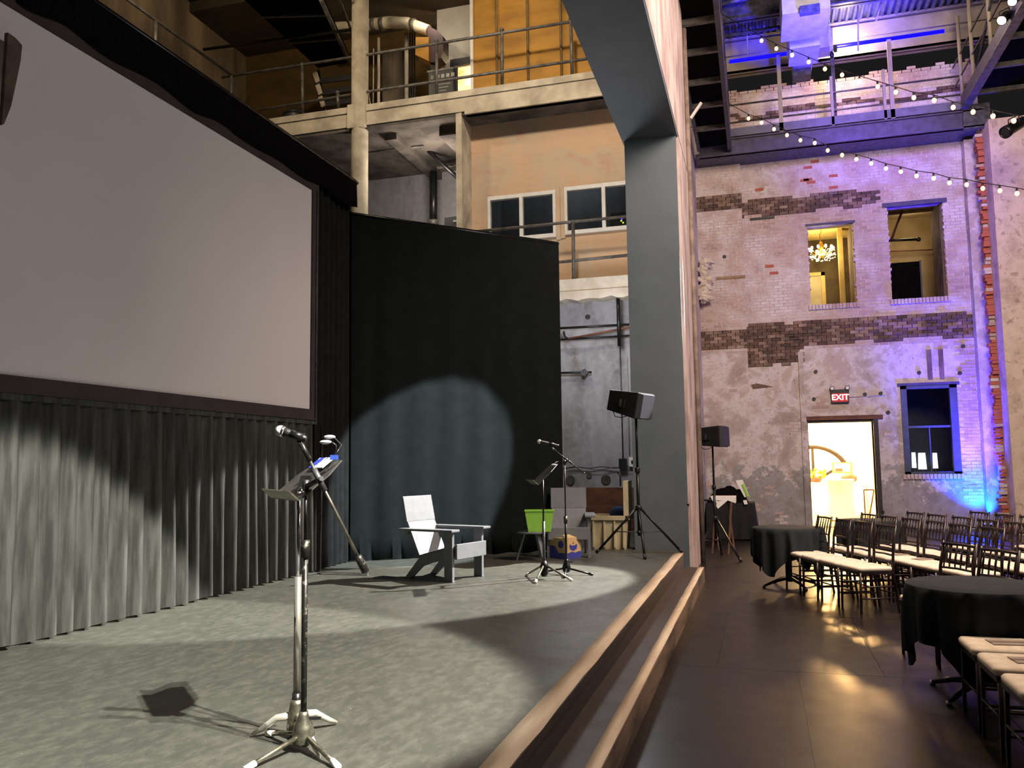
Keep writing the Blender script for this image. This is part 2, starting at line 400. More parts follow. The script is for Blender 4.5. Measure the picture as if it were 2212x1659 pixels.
# pieces closest to the openings are picked out one by one, the rest is one field
def near(r):
    cx, cz = (r[0]+r[1])/2, (r[2]+r[3])/2
    return min(max(max(h[0]-cx, cx-h[1], 0), max(h[2]-cz, cz-h[3], 0)) for h in HOLES[:2])
cand.sort(key=near)
unit = mb().box(-.5, -.5, -.5, .5, .5, .5)
brick0 = None
def brick(r, m, parent):
    global brick0
    if brick0 is None: brick0 = unit.build('brick', m, parent); o = brick0
    else:
        o = bpy.data.objects.new('brick', brick0.data); COL.objects.link(o); o.parent = parent
    o.material_slots[0].link = 'OBJECT'; o.material_slots[0].material = m
    o.location = ((r[0]+r[1])/2, (r[4]+r[5])/2, (r[2]+r[3])/2); o.scale = (r[1]-r[0], r[5]-r[4], r[3]-r[2])
    return o
nb = 0
for h, y0 in ((HOLES[0], .05), (HOLES[1], .07), (HOLES[2], .05)):      # soldier courses under the openings
    k = int((h[1]-h[0]+.1)/.077)
    for i in range(k):
        xa = h[0]-.05+i*(h[1]-h[0]+.1)/k
        brick((xa+.004, xa+.069, h[2]-.115, h[2]+.004, YB-y0+random.uniform(-.008, .008), YB+.22), M_brick1, wall); nb += 1
for h in HOLES[:2]:                                                    # broken jamb bricks
    z = h[2]+.02; q = 0
    while z < h[3]-.06:
        for side in (0, 1):
            e = random.uniform(.0, .03) if q % 2 else random.uniform(0, .012)
            xr = (h[1]-e, h[1]+.02) if side else (h[0]-.02, h[0]+e)
            ya = YB+random.uniform(-.012, .0) if q % 2 else YB+.06
            brick((xr[0], xr[1], z, z+.065, ya, ya+.18), M_brick1, wall); nb += 1
        z += .077; q += 1
for px, py in ((1760, 349), (1745, 362), (1800, 380), (1745, 388), (1752, 394), (1738, 390), (1672, 590), (1800, 405), (1662, 575), (1640, 410)):
    p = at_y(px, py, YB); brick((p.x-.1, p.x+.1, p.z-.033, p.z+.033, YB-.02, YB+.01), M_brickred, wall); nb += 1
left = 300-nb
for r in cand[:left]: brick(r, M_brick1, wall)
for r in cand[left:]: field.box(r[0], r[4], r[2], r[1], r[5], r[3])
tag(field.build('brick_field', M_brick, wall), kind='stuff')
for r in band1:
    band.box(r[0]-.001, r[4], r[2]-.003, r[1]+.001, r[5], r[3]+.003)
bed = mb()
for r in band1: bed.box(r[0]-.012, (YB-.13 if r[1] < -.15 else YB)-.001, r[2]-.012, r[1]+.012, r[5], r[3]+.012)
tag(bed.build('band_bed', mat('dark_mortar', '#4a3d34', '#5c4c40', .95, 5, bump=.4), wall), kind='stuff')
tag(band.build('bare_brick_band', M_brickd, wall), kind='stuff')
# lintels, plates and scars on the wall
bl = mat('painted_lintel', '#3c3550', '#4a4260', .6, 5)
mb().box(3.1, YB-.05, 7.64, 4.5, YB+.1, 7.74).build('lintel', bl, wall)
mb().box(1.33, YB-.02, 7.34, 2.47, YB+.1, 7.40).build('lintel', bl, wall)
mb().box(1.06, YB-.04, 2.56, 2.85, YB+.12, 2.66).build('lintel', M_brownp, wall)
mb().box(3.2, YB-.03, 3.31, 4.52, YB+.1, 3.38).build('lintel', bl, wall)
mb().box(.03, YB-.03, 7.62, .62, YB, 7.68).build('iron_plate', M_black, wall)
p = at_y(1640, 835, YB); mb().prism([(p.x-.2, YB-.004, p.z+.05), (p.x-.05, YB-.004, p.z+.08), (p.x+.35, YB-.004, p.z-.02), (p.x-.15, YB-.004, p.z-.06)], (0, .01, 0)).build('torn_plaster', M_brickd, wall)
for px, py in ((1762, 803), (1737, 868), (1758, 862), (1902, 850), (1868, 852), (1918, 891), (2080, 748), (2073, 806), (1985, 805), (1700, 733), (1906, 1106), (1565, 555)):
    p = at_y(px, py, YB if px > 1612 else YB-.13); mb().lathe([(.045, 0), (.045, .03)], 10, p, Matrix.Rotation(RAD(90), 3, 'X')).build('bolt_socket', M_blackp, wall)
mb().box(1.02, YB-.05, 0, 1.14, YB, 4.25).build('plaster_rib', M_plaster, wall)
for a, c in ((3.87, 3.97), (4.12, 4.22)):
    mb().box(a, YB-.02, 3.45, c, YB, 4.15).build('timber_ghost', M_brickd, wall)
p0, p1 = at_y(1532, 602, YB-.13), at_y(1610, 598, YB-.13)
mb().box(p0.x, YB-.16, p0.z-.05, p1.x, YB-.12, p0.z+.02).build('timber_strip', mat('raw_timber', '#8d7355', '#a58a6a', .8, 6), wall)
jm = mat('dark_door_steel', '#2b2a28', '#37342f', .6, 6)
d1 = mb().box(2.63, YB-.03, 0, 2.74, YB+.3, 2.58).box(1.14, YB+.05, 0, 1.18, YB+.3, 2.58).box(1.16, YB+.02, 2.5, 2.66, YB+.3, 2.58); struct(d1, 'door_1', jm)
for (x0, x1, z0, z1), zt_ in zip(HOLES[:2], (7.35, 7.66)):              # deep brick reveals of the upper openings
    mb().box(x1, YB+.4, z0-.2, x1+.25, 22.75, zt_+.1).build('reveal', M_brickd, wall)
    mb().box(x0-.25, YB+.4, z0-.2, x0, 22.75, zt_+.1).build('reveal', M_brickd, wall)
    mb().box(x0, YB+.4, z0-.2, x1, 22.75, z0-.01).build('reveal', M_brickd, wall)
# --- right pier with its broken brick edge
b = mb().box(5.12, 19.9, -.1, 9, YB+.4, 9.0); pier = struct(b, 'wall_right', M_pier)
q = 0; z = .05
while z < 8.9:
    w = random.uniform(.10, .26); brick((4.98+random.uniform(-.03, .05), 5.14, z, z+.068, 20.45+random.uniform(-.06, .06), 20.45+w), M_brickred if random.random() < .7 else M_brick1, pier); z += .077; q += 1
mb().box(4.88, 21.05, -.1, 5.14, YB+.02, 9.0).build('pilaster', M_plaster, wall)
# --- side of the proscenium opening, audience face
wl = struct(mb().box(-1.75, 13.9, 0, -1.27, YB+.3, 12.4), 'wall_left', M_plaster)
M_pink = mat('flaking_pink_plaster', '#9c8580', '#c9b6b0', .9, 2.2, bump=.4, stretch=(1, 1, .5))
pil = struct(mb().box(-1.75, 12.12, 0, -.99, 12.17, 6.42).box(-1.75, 12.16, 0, -1.02, 13.85, 6.42), 'proscenium_pillar', M_beam)
mb().box(-1.02, 12.2, 0, -.955, 13.85, 6.42).build('plaster_face', M_pink, pil)
mb().box(-1.0, 12.12, 1.0, -.97, 12.2, 1.02).build('seam', M_black, pil)
b = mb(); b.box(-1.78, -3, 6.42, -.97, 13.85, 6.5)
bm_ = struct(b, 'proscenium_beam', M_beam); bm_['kind'] = 'structure'
mb().box(-1.78, -3, 6.5, -1.02, 13.85, 12.4).build('beam_core', M_beam, bm_)
mb().box(-1.02, -3, 6.5, -.965, 13.85, 12.4).build('plaster_face', M_pink, bm_)
b = mb(); b.tube([(-.93, 13.95, 0), (-.93, 13.95, 3.0), (-.95, 13.95, 9)], .05, 8); b.build('drain_pipe', mat('rusty_pipe', '#6d5a50', '#8d7a6c', .7, 5), wl)
b = mb()
rub = mat('broken_masonry', '#c9bba6', '#ddd0bc', .95, 6, bump=.6)
for i in range(16):                                                     # broken masonry stump on the side wall
    c = at_y(1520+random.uniform(-10, 16), 605+random.uniform(-42, 45), 20.9); r = random.uniform(.08, .17)
    s_ = MB(); s_.ball(c, r, 7, 5, (1, .9, random.uniform(.7, 1.1)))
    s_.v = [tuple(Vector(v)+(Vector(v)-c)*.95*noise.noise(Vector(v)*11+Vector((i, 0, 0)))) for v in s_.v]; s_.sm = [False]*len(s_.f)
    s_.build('stone', rub, wl)
# --- rooms behind the openings
b = mb(); b.box(-.6, 28.0, 0, 5.2, 28.1, 3.6).box(-.7, YB+.4, 0, -.6, 28.1, 3.6).box(2.95, YB+.4, 0, 3.05, 26.2, 3.6).box(5.2, 26, 0, 5.3, 28.1, 3.6).box(3.0, 26.1, 0, 5.3, 26.2, 3.6)
struct(b, 'wall_lobby', M_lobby)
struct(mb().box(-.7, YB+.2, -.3, 5.3, 28.1, -.004), 'floor_lobby', mat('lobby_floor', '#c9a86c', '#d6b87c', .4, 2))
struct(mb().box(-.7, YB+.3, 3.6, 5.3, 28.1, 4.3), 'ceiling_lobby', M_lobby)
struct(mb().box(3.05, 22.9, 0, 5.3, 23.0, 3.6), 'wall_side_room', M_blackp)
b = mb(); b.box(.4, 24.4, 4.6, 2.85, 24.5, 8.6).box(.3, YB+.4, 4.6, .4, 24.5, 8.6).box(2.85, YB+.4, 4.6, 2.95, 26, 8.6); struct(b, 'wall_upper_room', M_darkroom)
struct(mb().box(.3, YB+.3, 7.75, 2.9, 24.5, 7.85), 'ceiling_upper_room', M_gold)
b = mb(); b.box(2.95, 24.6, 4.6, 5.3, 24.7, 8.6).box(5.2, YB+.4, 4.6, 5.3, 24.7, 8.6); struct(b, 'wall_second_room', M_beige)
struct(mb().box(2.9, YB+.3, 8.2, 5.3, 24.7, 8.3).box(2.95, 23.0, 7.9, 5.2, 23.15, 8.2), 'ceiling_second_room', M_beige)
struct(mb().box(.3, YB+.3, 4.4, 5.3, 26, 4.6), 'floor_upper_rooms', M_concd)
# lower window: double-hung sash
x0, x1, z0, z1 = HOLES[2]
fr = mat('blue_grey_window_paint', '#3f4650', '#4b525c', .6, 8)
wn = struct(mb().box(x0, YB-.03, z0, x0+.13, YB+.12, z1).box(x1-.16, YB-.03, z0, x1, YB+.12, z1).box(x0, YB-.03, z1-.08, x1, YB+.12, z1).box(x0, YB-.03, z0, x1, YB+.12, z0+.06), 'window_1', fr)
zm = z0+.52*(z1-z0)
mb().box(x0+.13, YB+.04, zm, x1-.16, YB+.08, zm+.05).box((x0+x1)/2-.03, YB+.04, z0, (x0+x1)/2-.005, YB+.07, zm).build('sash', fr, wn)
gl = NT('thin_window_glass'); gl.set(Base_Color=(.9, .95, 1, 1), Roughness=.03, IOR=1.1); gl.b.inputs['Transmission Weight'].default_value = 1
for za, zb in ((z0+.06, zm), (zm+.05, z1-.08)):
    mb().box(x0+.13, YB+.055, za, x1-.16, YB+.06, zb).build('pane', gl.m, wn)
# ------------------------------------------------------------------ house roof
b = mb(); per = .16; x = -1.0; prof = []
while x < 9: prof += [(x, 12.30), (x+.05, 12.30), (x+.08, 12.22), (x+.13, 12.22)]; x += per
rows = [[(a, y, c) for a, c in prof] for y in (8.0, 21.2)]
b.sheet(rows, (0, 0, .02)); b.sm = [False]*len(b.f); struct(b, 'ceiling', M_corr)
def ibeam(y, z0, h, w, m, name='roof_beam', x0=-.95, x1=9):
    q = mb().box(x0, y-w/2, z0, x1, y+w/2, z0+.05).box(x0, y-w/2, z0+h-.05, x1, y+w/2, z0+h).box(x0, y-.02, z0, x1, y+.02, z0+h); return struct(q, name, m)
fb = ibeam(21.05, 11.32, .92, .3, M_ibeam, 'roof_beam')
mb().box(-.95, 20.9, 11.32, 9, 20.93, 11.58).box(-.95, 20.9, 11.78, 9, 20.93, 12.12).build('fascia_plate', M_ibeam, fb)
mb().tube([(-.3, 20.97, 11.66), (4.6, 20.97, 11.66)], .05, 8).build('led_strip', M_led, fb)
ibeam(19.2, 11.75, .5, .22, M_steel); ibeam(17.2, 11.7, .5, .22, M_steel)
# ------------------------------------------------------------------ back of the stage house
gwall = struct(mb().box(-3.9, 15.35, 0, -1.3, 15.6, 4.75), 'wall_stage_back', M_grey_wall)
mb().box(-3.85, 15.28, ST, -1.95, 15.345, 1.16).box(-1.95, 15.2, ST, -1.9, 15.345, 1.16).build('plywood_panel', M_brownp, gwall)
for px, py, r in ((1232, 1037, .09), (1309, 1036, .09), (1273, 1027, .05), (1270, 685, .05)):
    p = at_y(px, py, 15.35); mb().lathe([(r*.6, 0), (r, .004), (r, .02)], 14, p, Matrix.Rotation(RAD(90), 3, 'X')).build('patched_hole', M_concd, gwall)
b = mb(); b.box(-6.2, 15.02, 4.72, -1.3, 16.4, 5.04)
sl = struct(b, 'slab_lower', M_cream)
b = mb(); pts = []; n = 46
for i in range(n+1):
    x = -6.2+4.9*i/n; pts.append((x, 14.97, 4.72-.08-.05*noise.noise(Vector((x*5, 0, 0)))))
b.prism([(-6.2, 14.97, 4.80)]+pts+[(-1.3, 14.97, 4.80)], (0, .5, 0)); b.build('ragged_edge', M_cream, sl)
WIN = [(-5.03, -3.63, 6.03, 6.97), (-3.45, -1.9, 6.05, 7.0)]
b = mb(); holes_wall(b, -5.38, -1.3, 5.04, 8.56, 15.6, 15.75, WIN); pw = struct(b, 'wall_balcony_lower', M_peach)
mb().box(-5.5, 15.02, 5.04, -5.38, 15.75, 8.56).build('concrete_edge', M_conc, pw)
for i, w in enumerate(WIN):
    x0, x1, z0, z1 = w; xm = (x0+x1)/2
    t_ = .055
    wf = struct(mb().box(x0, 15.55, z0, x0+t_, 15.66, z1).box(x1-t_, 15.55, z0, x1, 15.66, z1).box(x0+t_, 15.55, z1-t_-.02, x1-t_, 15.66, z1).box(x0+t_, 15.55, z0, x1-t_, 15.66, z0+t_+.02), f'window_{i+2}', M_vinyl)
    mb().box(xm-.035, 15.54, z0+.002, xm+.035, 15.65, z1-.002).build('sash', M_vinyl, wf)
    for a, c in ((x0+t_, xm-.035), (xm+.035, x1-t_)): mb().box(a, 15.61, z0+t_, c, 15.625, z1-t_).build('pane', gl.m, wf)
    mb().box(x0-.085, 15.575, z0-.06, x0, 15.599, z1).box(x1, 15.575, z0-.06, x1+.085, 15.599, z1).box(x0-.085, 15.575, z1, x1+.085, 15.599, z1+.06).build('casing', M_peach, wf)
struct(mb().box(-5.38, 17.4, 5.0, -1.3, 17.5, 8.56).box(-1.4, 15.75, 5, -1.3, 17.4, 8.56).box(-5.38, 15.75, 5, -5.3, 17.4, 8.56), 'wall_control_room', mat('control_room_grey', '#4a4d50', '#5c5f62', .8, 1.5))
light('POINT', 'control_room_lamp', (-3.6, 16.6, 8.2), 22, (.9, .95, 1), size=.2)
struct(mb().box(-10.2, 18.0, 5.0, -5.4, 18.1, 8.6).box(-10.3, 15.6, 5, -10.2, 18.1, 8.6), 'wall_recess_lower', M_grey_wall)
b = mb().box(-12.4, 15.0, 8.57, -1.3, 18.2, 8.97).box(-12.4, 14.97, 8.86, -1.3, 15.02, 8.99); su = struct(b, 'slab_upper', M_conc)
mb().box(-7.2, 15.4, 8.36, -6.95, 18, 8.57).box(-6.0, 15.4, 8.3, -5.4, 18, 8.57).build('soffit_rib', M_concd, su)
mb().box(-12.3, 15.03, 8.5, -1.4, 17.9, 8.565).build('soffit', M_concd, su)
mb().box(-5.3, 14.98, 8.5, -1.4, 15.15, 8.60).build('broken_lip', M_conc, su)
col = struct(mb().lathe([(.175, 5.0), (.175, 12.4)], 14, (-7.64, 15.1, 0)).box(-7.84, 14.93, 8.52, -7.44, 15.2, 9.02), 'balcony_column', M_conc)
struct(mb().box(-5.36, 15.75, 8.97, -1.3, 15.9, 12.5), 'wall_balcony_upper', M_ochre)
mb_ = mb().box(-5.42, 15.7, 8.97, -5.36, 15.92, 12.5); struct(mb_, 'trim_1', M_vinyl)
b = mb(); holes_wall(b, -6.9, -5.36, 8.97, 12.4, 17.6, 17.7, [(-6.46, -5.85, 8.97, 10.9)]); struct(b, 'wall_recess_upper', mat('white_recess_paint', '#b9b5ac', '#c9c5bc', .8, 2))
mb_ = mb().box(-6.56, 17.55, 8.97, -6.46, 17.62, 11.05).box(-6.46, 17.55, 10.88, -5.85, 17.62, 11.05); struct(mb_, 'trim_2', M_blackp)
struct(mb().box(-7.4, 18.6, 8.97, -5.4, 18.7, 11.4), 'wall_lit_passage', mat('bright_plaster', '#e0d2ae', '#b89a66', .9, 5))
light('POINT', 'passage_lamp', (-6.1, 18.2, 10.9), 90, (1, .8, .5), size=.1)
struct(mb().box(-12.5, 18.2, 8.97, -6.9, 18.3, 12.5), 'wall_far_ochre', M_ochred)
struct(mb().box(-12.7, 0, 0, -12.5, 18.3, 13), 'wall_left_stage', M_stain)
struct(mb().box(-12.6, 15.9, 12.35, -1.3, 18.4, 12.6), 'ceiling_balcony', mat('brown_soffit', '#2a2117', '#40311f', .9, 1.4, bump=.4))
struct(mb().box(-12.7, -4, 12.6, -1.0, 18.5, 12.8), 'ceiling_stage', M_blackp)

# ================================================================== STAGE
t = thing('stage_platform', 'scuffed black stage floor with a worn white front edge', 'stage')
mb().box(-12.45, -4, 0, -1.8, 15.26, ST).box(-1.8, -4, 0, -1.06, 12.1, ST).build('deck', M_stagefloor, t)
def strip(xa, xb, y0, y1, z, name, parent, rag=.012):
    n = 46; a = []; c = []
    for i in range(n+1):
        y = y0+(y1-y0)*i/n
        a.append((xa+rag*noise.noise(Vector((y*2.2, 1, z*9))), y, z)); c.append((xb+rag*noise.noise(Vector((y*2.7, 7, z*9))), y, z))
    return mb().sheet([a, c], (0, 0, .004)).build(name, M_tape, parent)
mb().box(-1.06, -4, 0, -1.045, 11.77, ST-.01).build('riser', M_riser, t)
mb().box(-1.07, -4, ST-.05, -1.03, 11.77, ST).build('nosing', M_riser, t)
strip(-1.155, -1.035, -3.9, 11.76, ST, 'edge_stripe', t)
t = thing('stage_step', 'long low black step with a worn white edge below the stage', 'step')
mb().box(-1.045, -4, 0, -.775, 11.76, ST/2).build('tread', M_tread, t)
strip(-.845, -.768, -3.9, 11.75, ST/2, 'edge_stripe', t, .008)
mb().box(-.775, -4, 0, -.765, 11.76, ST/2).build('riser', mat('raw_step_plywood', '#3a2e28', '#7b6350', .7, 2, stretch=(1, .5, 3)), t)
# ---- projection screen
XS = -5.1
t = thing('projection_screen', 'large blank grey projection screen with a dark border', 'screen', (XS, 6.2, 2.17))
mb().box(XS-.03, 3.0, 2.295, XS, 8.81, 4.975).build('screen_surface', M_screen, t)
b = mb().box(XS-.03, 3.0, 2.17, XS+.02, 8.95, 2.295).box(XS-.03, 3.0, 4.975, XS+.02, 8.95, 5.12).box(XS-.03, 8.81, 2.295, XS+.02, 8.95, 4.975); b.build('border', M_frame, t)
mb().tube([(XS+.03, 8.9, 5.0), (XS+.03, 8.9, 2.2)], .008, 6).build('edge_trim', M_steel, t)
def drape_sheet(p0, p1, zt, zb, npl, amp, seed, top=.35, n=10, zt1=None, sag=0):
    p0, p1 = Vector((p0[0], p0[1], 0)), Vector((p1[0], p1[1], 0)); d = p1-p0; nrm = Vector((d.y, -d.x, 0)).normalized(); rows = []
    m = npl*n
    for i in range(15):
        v = i/14; r = []
        for j in range(m+1):
            u = j/m; ph = u*npl*2*math.pi+1.6*noise.noise(Vector((u*npl*.45, seed, v*.5)))+.5*noise.noise(Vector((u*npl*1.3, seed+9, v*1.1)))
            A = amp*(top+(1-top)*v**.7)*(.75+.5*noise.noise(Vector((u*npl*.6, seed+4, 0))))
            s_ = math.sin(ph); s_ = math.copysign(abs(s_)**.8, s_)
            zz = (zt if zt1 is None else zt+(zt1-zt)*u)
            off = A*s_+sag*math.exp(-((v-.93)/.08)**2)*noise.noise(Vector((u*5, seed, v*9)))
            hem = .02*noise.noise(Vector((u*npl*.5, seed+2, 0)))+.012*s_
            p = p0+d*u+nrm*off; r.append((p.x, p.y, zz+(zb-zz+(hem if v > .9 else 0))*v))
        rows.append(r)
    return rows
t = thing('screen_skirt_curtain', 'pleated grey velour curtain hanging under the projection screen', 'curtain', (XS, 6, ST))
mb().sheet(drape_sheet((XS-.02, 2.6), (XS-.02, 9.0), 2.22, ST+.015, 34, .085, 2, .25, 14)).build('pleated_panel', M_velour, t)
mb().box(XS-.04, 2.6, 2.12, XS+.005, 8.98, 2.2).build('heading_band', M_velour, t)
t = thing('side_curtain', 'narrow gathered black curtain leg beside the projection screen', 'curtain', (XS, 9.5, ST))
mb().sheet(drape_sheet((XS-.03, 8.96), (-5.2, 10.02), 5.44, ST+.01, 7, .05, 5, .7, 12)).build('pleated_panel', mat('dark_grey_velour', '#1b1b1b', '#202020', .95, 8, spec=.08), t)
t = thing('masking_border', 'black scalloped masking cloth along the screen top', 'curtain', (XS, 7, 5.06))
n = 90; rows = []
for v in range(4):
    r = []
    for j in range(n+1):
        y = 4.55+5.35*j/n; low = 5.055+.03*math.sin(y*6.5)+.04*noise.noise(Vector((y*2.2, 0, 3)))
        r.append((XS+.05+.012*math.sin(y*30)*(v/3), y, 5.45+(low-5.45)*v/3))
    rows.append(r)
mb().sheet(rows, (-.012, 0, 0)).build('valance', M_blackcloth, t)
mb().tube([(XS+.03, 4.5, 5.43), (XS+.03, 9.95, 5.43)], .025, 8).build('batten', M_black, t)
t = thing('black_drape', 'flat black masking drape standing behind the stage chairs', 'curtain', (-4, 10.9, ST))
mb().sheet(drape_sheet((-5.2, 10.0), (-2.72, 11.79), 5.06, ST+.01, 7, .02, 8, .15, 12, 4.88, .05), (.006, .006, 0)).build('cloth', M_drape, t)
mb().tube([(-5.2, 10.02, 5.03), (-2.72, 11.81, 4.85)], .025, 8).build('batten', M_black, t)
t = thing('tapered_shape', 'small tapered brown shape at the upper corner of the screen', 'cloth', (XS+.1, 4.6, 3.4))  # thin brown sheet for an unidentified dark shape near the screen corner
b = mb(); pl = [(17, 70), (34, 82), (48, 98), (45, 130), (36, 175), (24, 230), (9, 268), (4, 270), (9, 205), (12, 150), (15, 110)]
b.prism([at_x(px, py, XS+.10) for px, py in pl], (-.03, 0, 0)).build('shape_panel', mat('brown_shape', '#3a2f29', '#5a4b41', .9, 5), t)

# ---- microphones, stands and music desks
def tripod(t, hub, r_leg, n, a0, m_leg, rl=.011, foot=True, hz=.07, drop=0):
    hub = Vector(hub)
    for k in range(n):
        a = a0[k] if isinstance(a0, (list, tuple)) else a0+k*2*math.pi/n
        e = Vector((hub.x+r_leg*math.cos(a), hub.y+r_leg*math.sin(a), ST+.012)); s_ = Vector((hub.x+.02*math.cos(a), hub.y+.02*math.sin(a), ST+hz))
        lg = mb().tube([s_, e], rl, 8).build('leg', m_leg, t)
        if foot:
            d = (e-s_).normalized(); mb().tube([e-d*.045, e+d*.012], rl*1.35, 8).build('rubber_foot', M_white if foot == 'w' else M_blackp, lg)
def mic_stand(name, label, base, hubm, legm, lower, upper, zclutch, ztop, b0, b1, angs, dirs, foot=True, mic=None, micl=None, weight=True):
    b = Vector(base); t = thing(name, label, 'microphone stand', base)
    mb().lathe([(.03, .025), (.044, .04), (.05, .075), (.04, .11), (.022, .155), (.02, .17)], 14, b).build('hub', hubm, t)
    mb().bar(b+Vector((.02, 0, .14)), b+Vector((.075, .02, .14)), .008, .012).build('hub_knob', M_blackp, t)
    tripod(t, b, .30, 3, angs, legm, .0105, foot)
    mb().tube([b+Vector((0, 0, .15)), Vector((b.x, b.y, zclutch))], .0135, 10).build('lower_pole', lower, t)
    mb().tube([Vector((b.x, b.y, zclutch-.05)), Vector((b.x, b.y, zclutch+.03))], .021, 10).build('clutch', M_worn, t)
    mb().tube([Vector((b.x, b.y, zclutch)), Vector((b.x, b.y, ztop))], .008, 8).build('upper_pole', upper, t)
    b0, b1 = Vector(b0), Vector(b1); d = (b1-b0).normalized(); top = Vector((b.x, b.y, ztop)); k = (top-b0).dot(d); piv = b0+d*k
    mb().tube([top-Vector((0, 0, .02)), top+Vector((0, 0, .03))], .017, 10).tube([top, piv+(piv-top).normalized()*.02], .012, 8).build('pivot', M_blackp, t)
    mb().tube([b0, b0+d*(b1-b0).length*.93], .0075, 10).build('boom', M_worn if not weight else M_rod, t)
    mb().tube([piv-d*.055, piv+d*.055], .0135, 10).build('boom_clutch', M_steel, t)
    if weight: mb().tube([b1-d*.085, b1-d*.07, b1-d*.005, b1], [.013, .018, .018, .012], 12).build('counterweight', M_worn, t)
    else: mb().tube([b1-d*.02, b1], .01, 8).build('boom_cap', M_blackp, t)
    mb().tube([b0-d*.015, b0+d*.09], .012, 10).build('boom_sleeve', M_worn, t)
    return t
def microphone(label, head, tail, r, clip):
    h, e = Vector(head), Vector(tail); d = (e-h).normalized(); L = (e-h).length
    t = thing('microphone', label, 'microphone', head)
    q = d.to_track_quat('Z', 'Y').to_matrix()
    mb().ball(h, r, 14, 9, (1, 1, 1.08), q).build('grille', mat('mic_grille', '#b6b6b2', '#d2d2ce', .35, 90, .8, bump=.6), t)
    mb().lathe([(r*.98, r*.1), (r*1.03, r*.2), (r*1.03, r*.42), (r*.9, r*.5)], 14, h, q).build('grille_ring', M_chrome, t)
    mb().lathe([(r*.85, r*.5), (r*.8, r*1.2), (r*.5, L*.97), (r*.42, L)], 14, h, q).build('handle', M_blackp, t)
    c = h+d*L*.62; mb().tube([c-d*.03, c+d*.03], r*.78, 10).tube([c, Vector(clip)], .008, 8).build('clip', M_black, t)
    return t
MS = at_z(655, 1622, ST); DM = dep(MS)+.02
b0, b1 = at_d(650, 957, DM), at_d(791, 1237, DM); top = at_d(670, 1052, dep(MS))
fwd = Vector((FW.x, FW.y, 0)).normalized()
ang = math.atan2(-fwd.y, -fwd.x)
mic_stand('boom_microphone_stand', 'worn tall boom microphone stand nearest on the stage', MS, M_rod, M_rod, M_worn, M_black, ST+1.0-.11, top.z, b0, b1, [ang+.72, ang-.62, ang+math.pi-.75+1.55], 0, 'w')
hm, tm = at_d(607, 931, DM), at_d(662, 948, DM); microphone('large ball-headed microphone on the nearest boom stand', hm, tm, .0255, b0)
FM = at_z(1224, 1241, ST); D2 = dep(FM)
mic_stand('boom_microphone_stand', 'thin boom microphone stand beside the grey armchair, farther on stage', FM, M_black, M_black, M_black, M_black, ST+.62, at_d(1217, 1000, D2).z, at_d(1187, 964, D2), at_d(1263, 1023, D2), [RAD(-6), RAD(-82), RAD(170)], 0, True, weight=False)
microphone('slim silver-headed microphone on the farther boom stand', at_d(1165, 954, D2), at_d(1207, 963, D2), .025, at_d(1187, 964, D2))
def desk(t, O, along, width, L, W_, lipd, m, thick=.006):
    O, along, width = Vector(O), Vector(along).normalized(), Vector(width).normalized(); nrm = along.cross(width).normalized()
    if nrm.z < 0: nrm = -nrm
    mb().prism([O-width*W_/2, O+width*W_/2, O+along*L*.62+width*W_/2, O+along*L+width*W_*.36, O+along*L-width*W_*.36, O+along*L*.62-width*W_/2], -nrm*thick).build('desk', m, t)
    mb().prism([O-width*W_/2, O+width*W_/2, O+width*W_/2+nrm*lipd-along*lipd*.15, O-width*W_/2+nrm*lipd-along*lipd*.15], along*thick).build('lip', M_rod, t)
    return nrm
# near music stand
MB_ = at_z(640, 1592, ST); DS = dep(MB_)
t = thing('music_stand', 'music stand with a tilted desk directly behind the nearest microphone stand', 'music stand', MB_)
mb().lathe([(.02, .0), (.045, .02), (.04, .09), (.03, .15), (.026, .17)], 14, MB_).build('hub', M_rod, t)
for px, py in ((545, 1592), (727, 1566), (690, 1640)):
    e = at_z(px, py, ST); s_ = MB_+Vector((0, 0, .10)); v = e-MB_; mid = MB_+v*.45+Vector((0, 0, .085))
    mb().tube([s_, mid, MB_+v*.8+Vector((0, 0, .035)), e+Vector((0, 0, .012))], [.02, .017, .013, .008], 8).build('leg', mat('silver_leg', '#a9a699', '#c2bfb2', .4, 10, .4), t)
pm_ = at_d(645, 1250, DS); pt = at_d(652, 1072, DS)
mb().tube([MB_+Vector((0, 0, .12)), MB_+Vector((0, 0, .20))], .021, 12).build('collar', M_black, t)
mb().tube([MB_+Vector((0, 0, .18)), Vector((MB_.x, MB_.y, pm_.z))], .0165, 12).build('lower_pole', mat('grey_tube', '#7a776d', '#8f8c82', .35, 8, .5), t)
mb().tube([Vector((MB_.x, MB_.y, pm_.z-.01)), Vector((MB_.x, MB_.y, pt.z))], .009, 10).build('upper_pole', M_chrome, t)
RH = Vector((RT.x, RT.y, 0)).normalized()
_a = RAD(30); W0 = RH*math.sin(_a)-fwd*math.cos(_a); H0 = RH*math.cos(_a)+fwd*math.sin(_a); AL = H0*math.cos(RAD(39))+Vector((0, 0, math.sin(RAD(39))))
dc = Vector((MB_.x, MB_.y, 1.56))+H0*.04; lo_ = dc-AL*.145; hi_ = dc+AL*.14
desk(t, lo_, hi_-lo_, W0, .285, .50, .06, mat('desk_black', '#2c2b29', '#3a3936', .45, 12))
mb().ball(at_d(651, 1062, DS-.02), .02, 10, 8).build('joint_knob', M_chrome, t)
mb().bar(at_d(651, 1066, DS), at_d(662, 1030, DS+.05), .05, .02).build('desk_bracket', M_black, t)
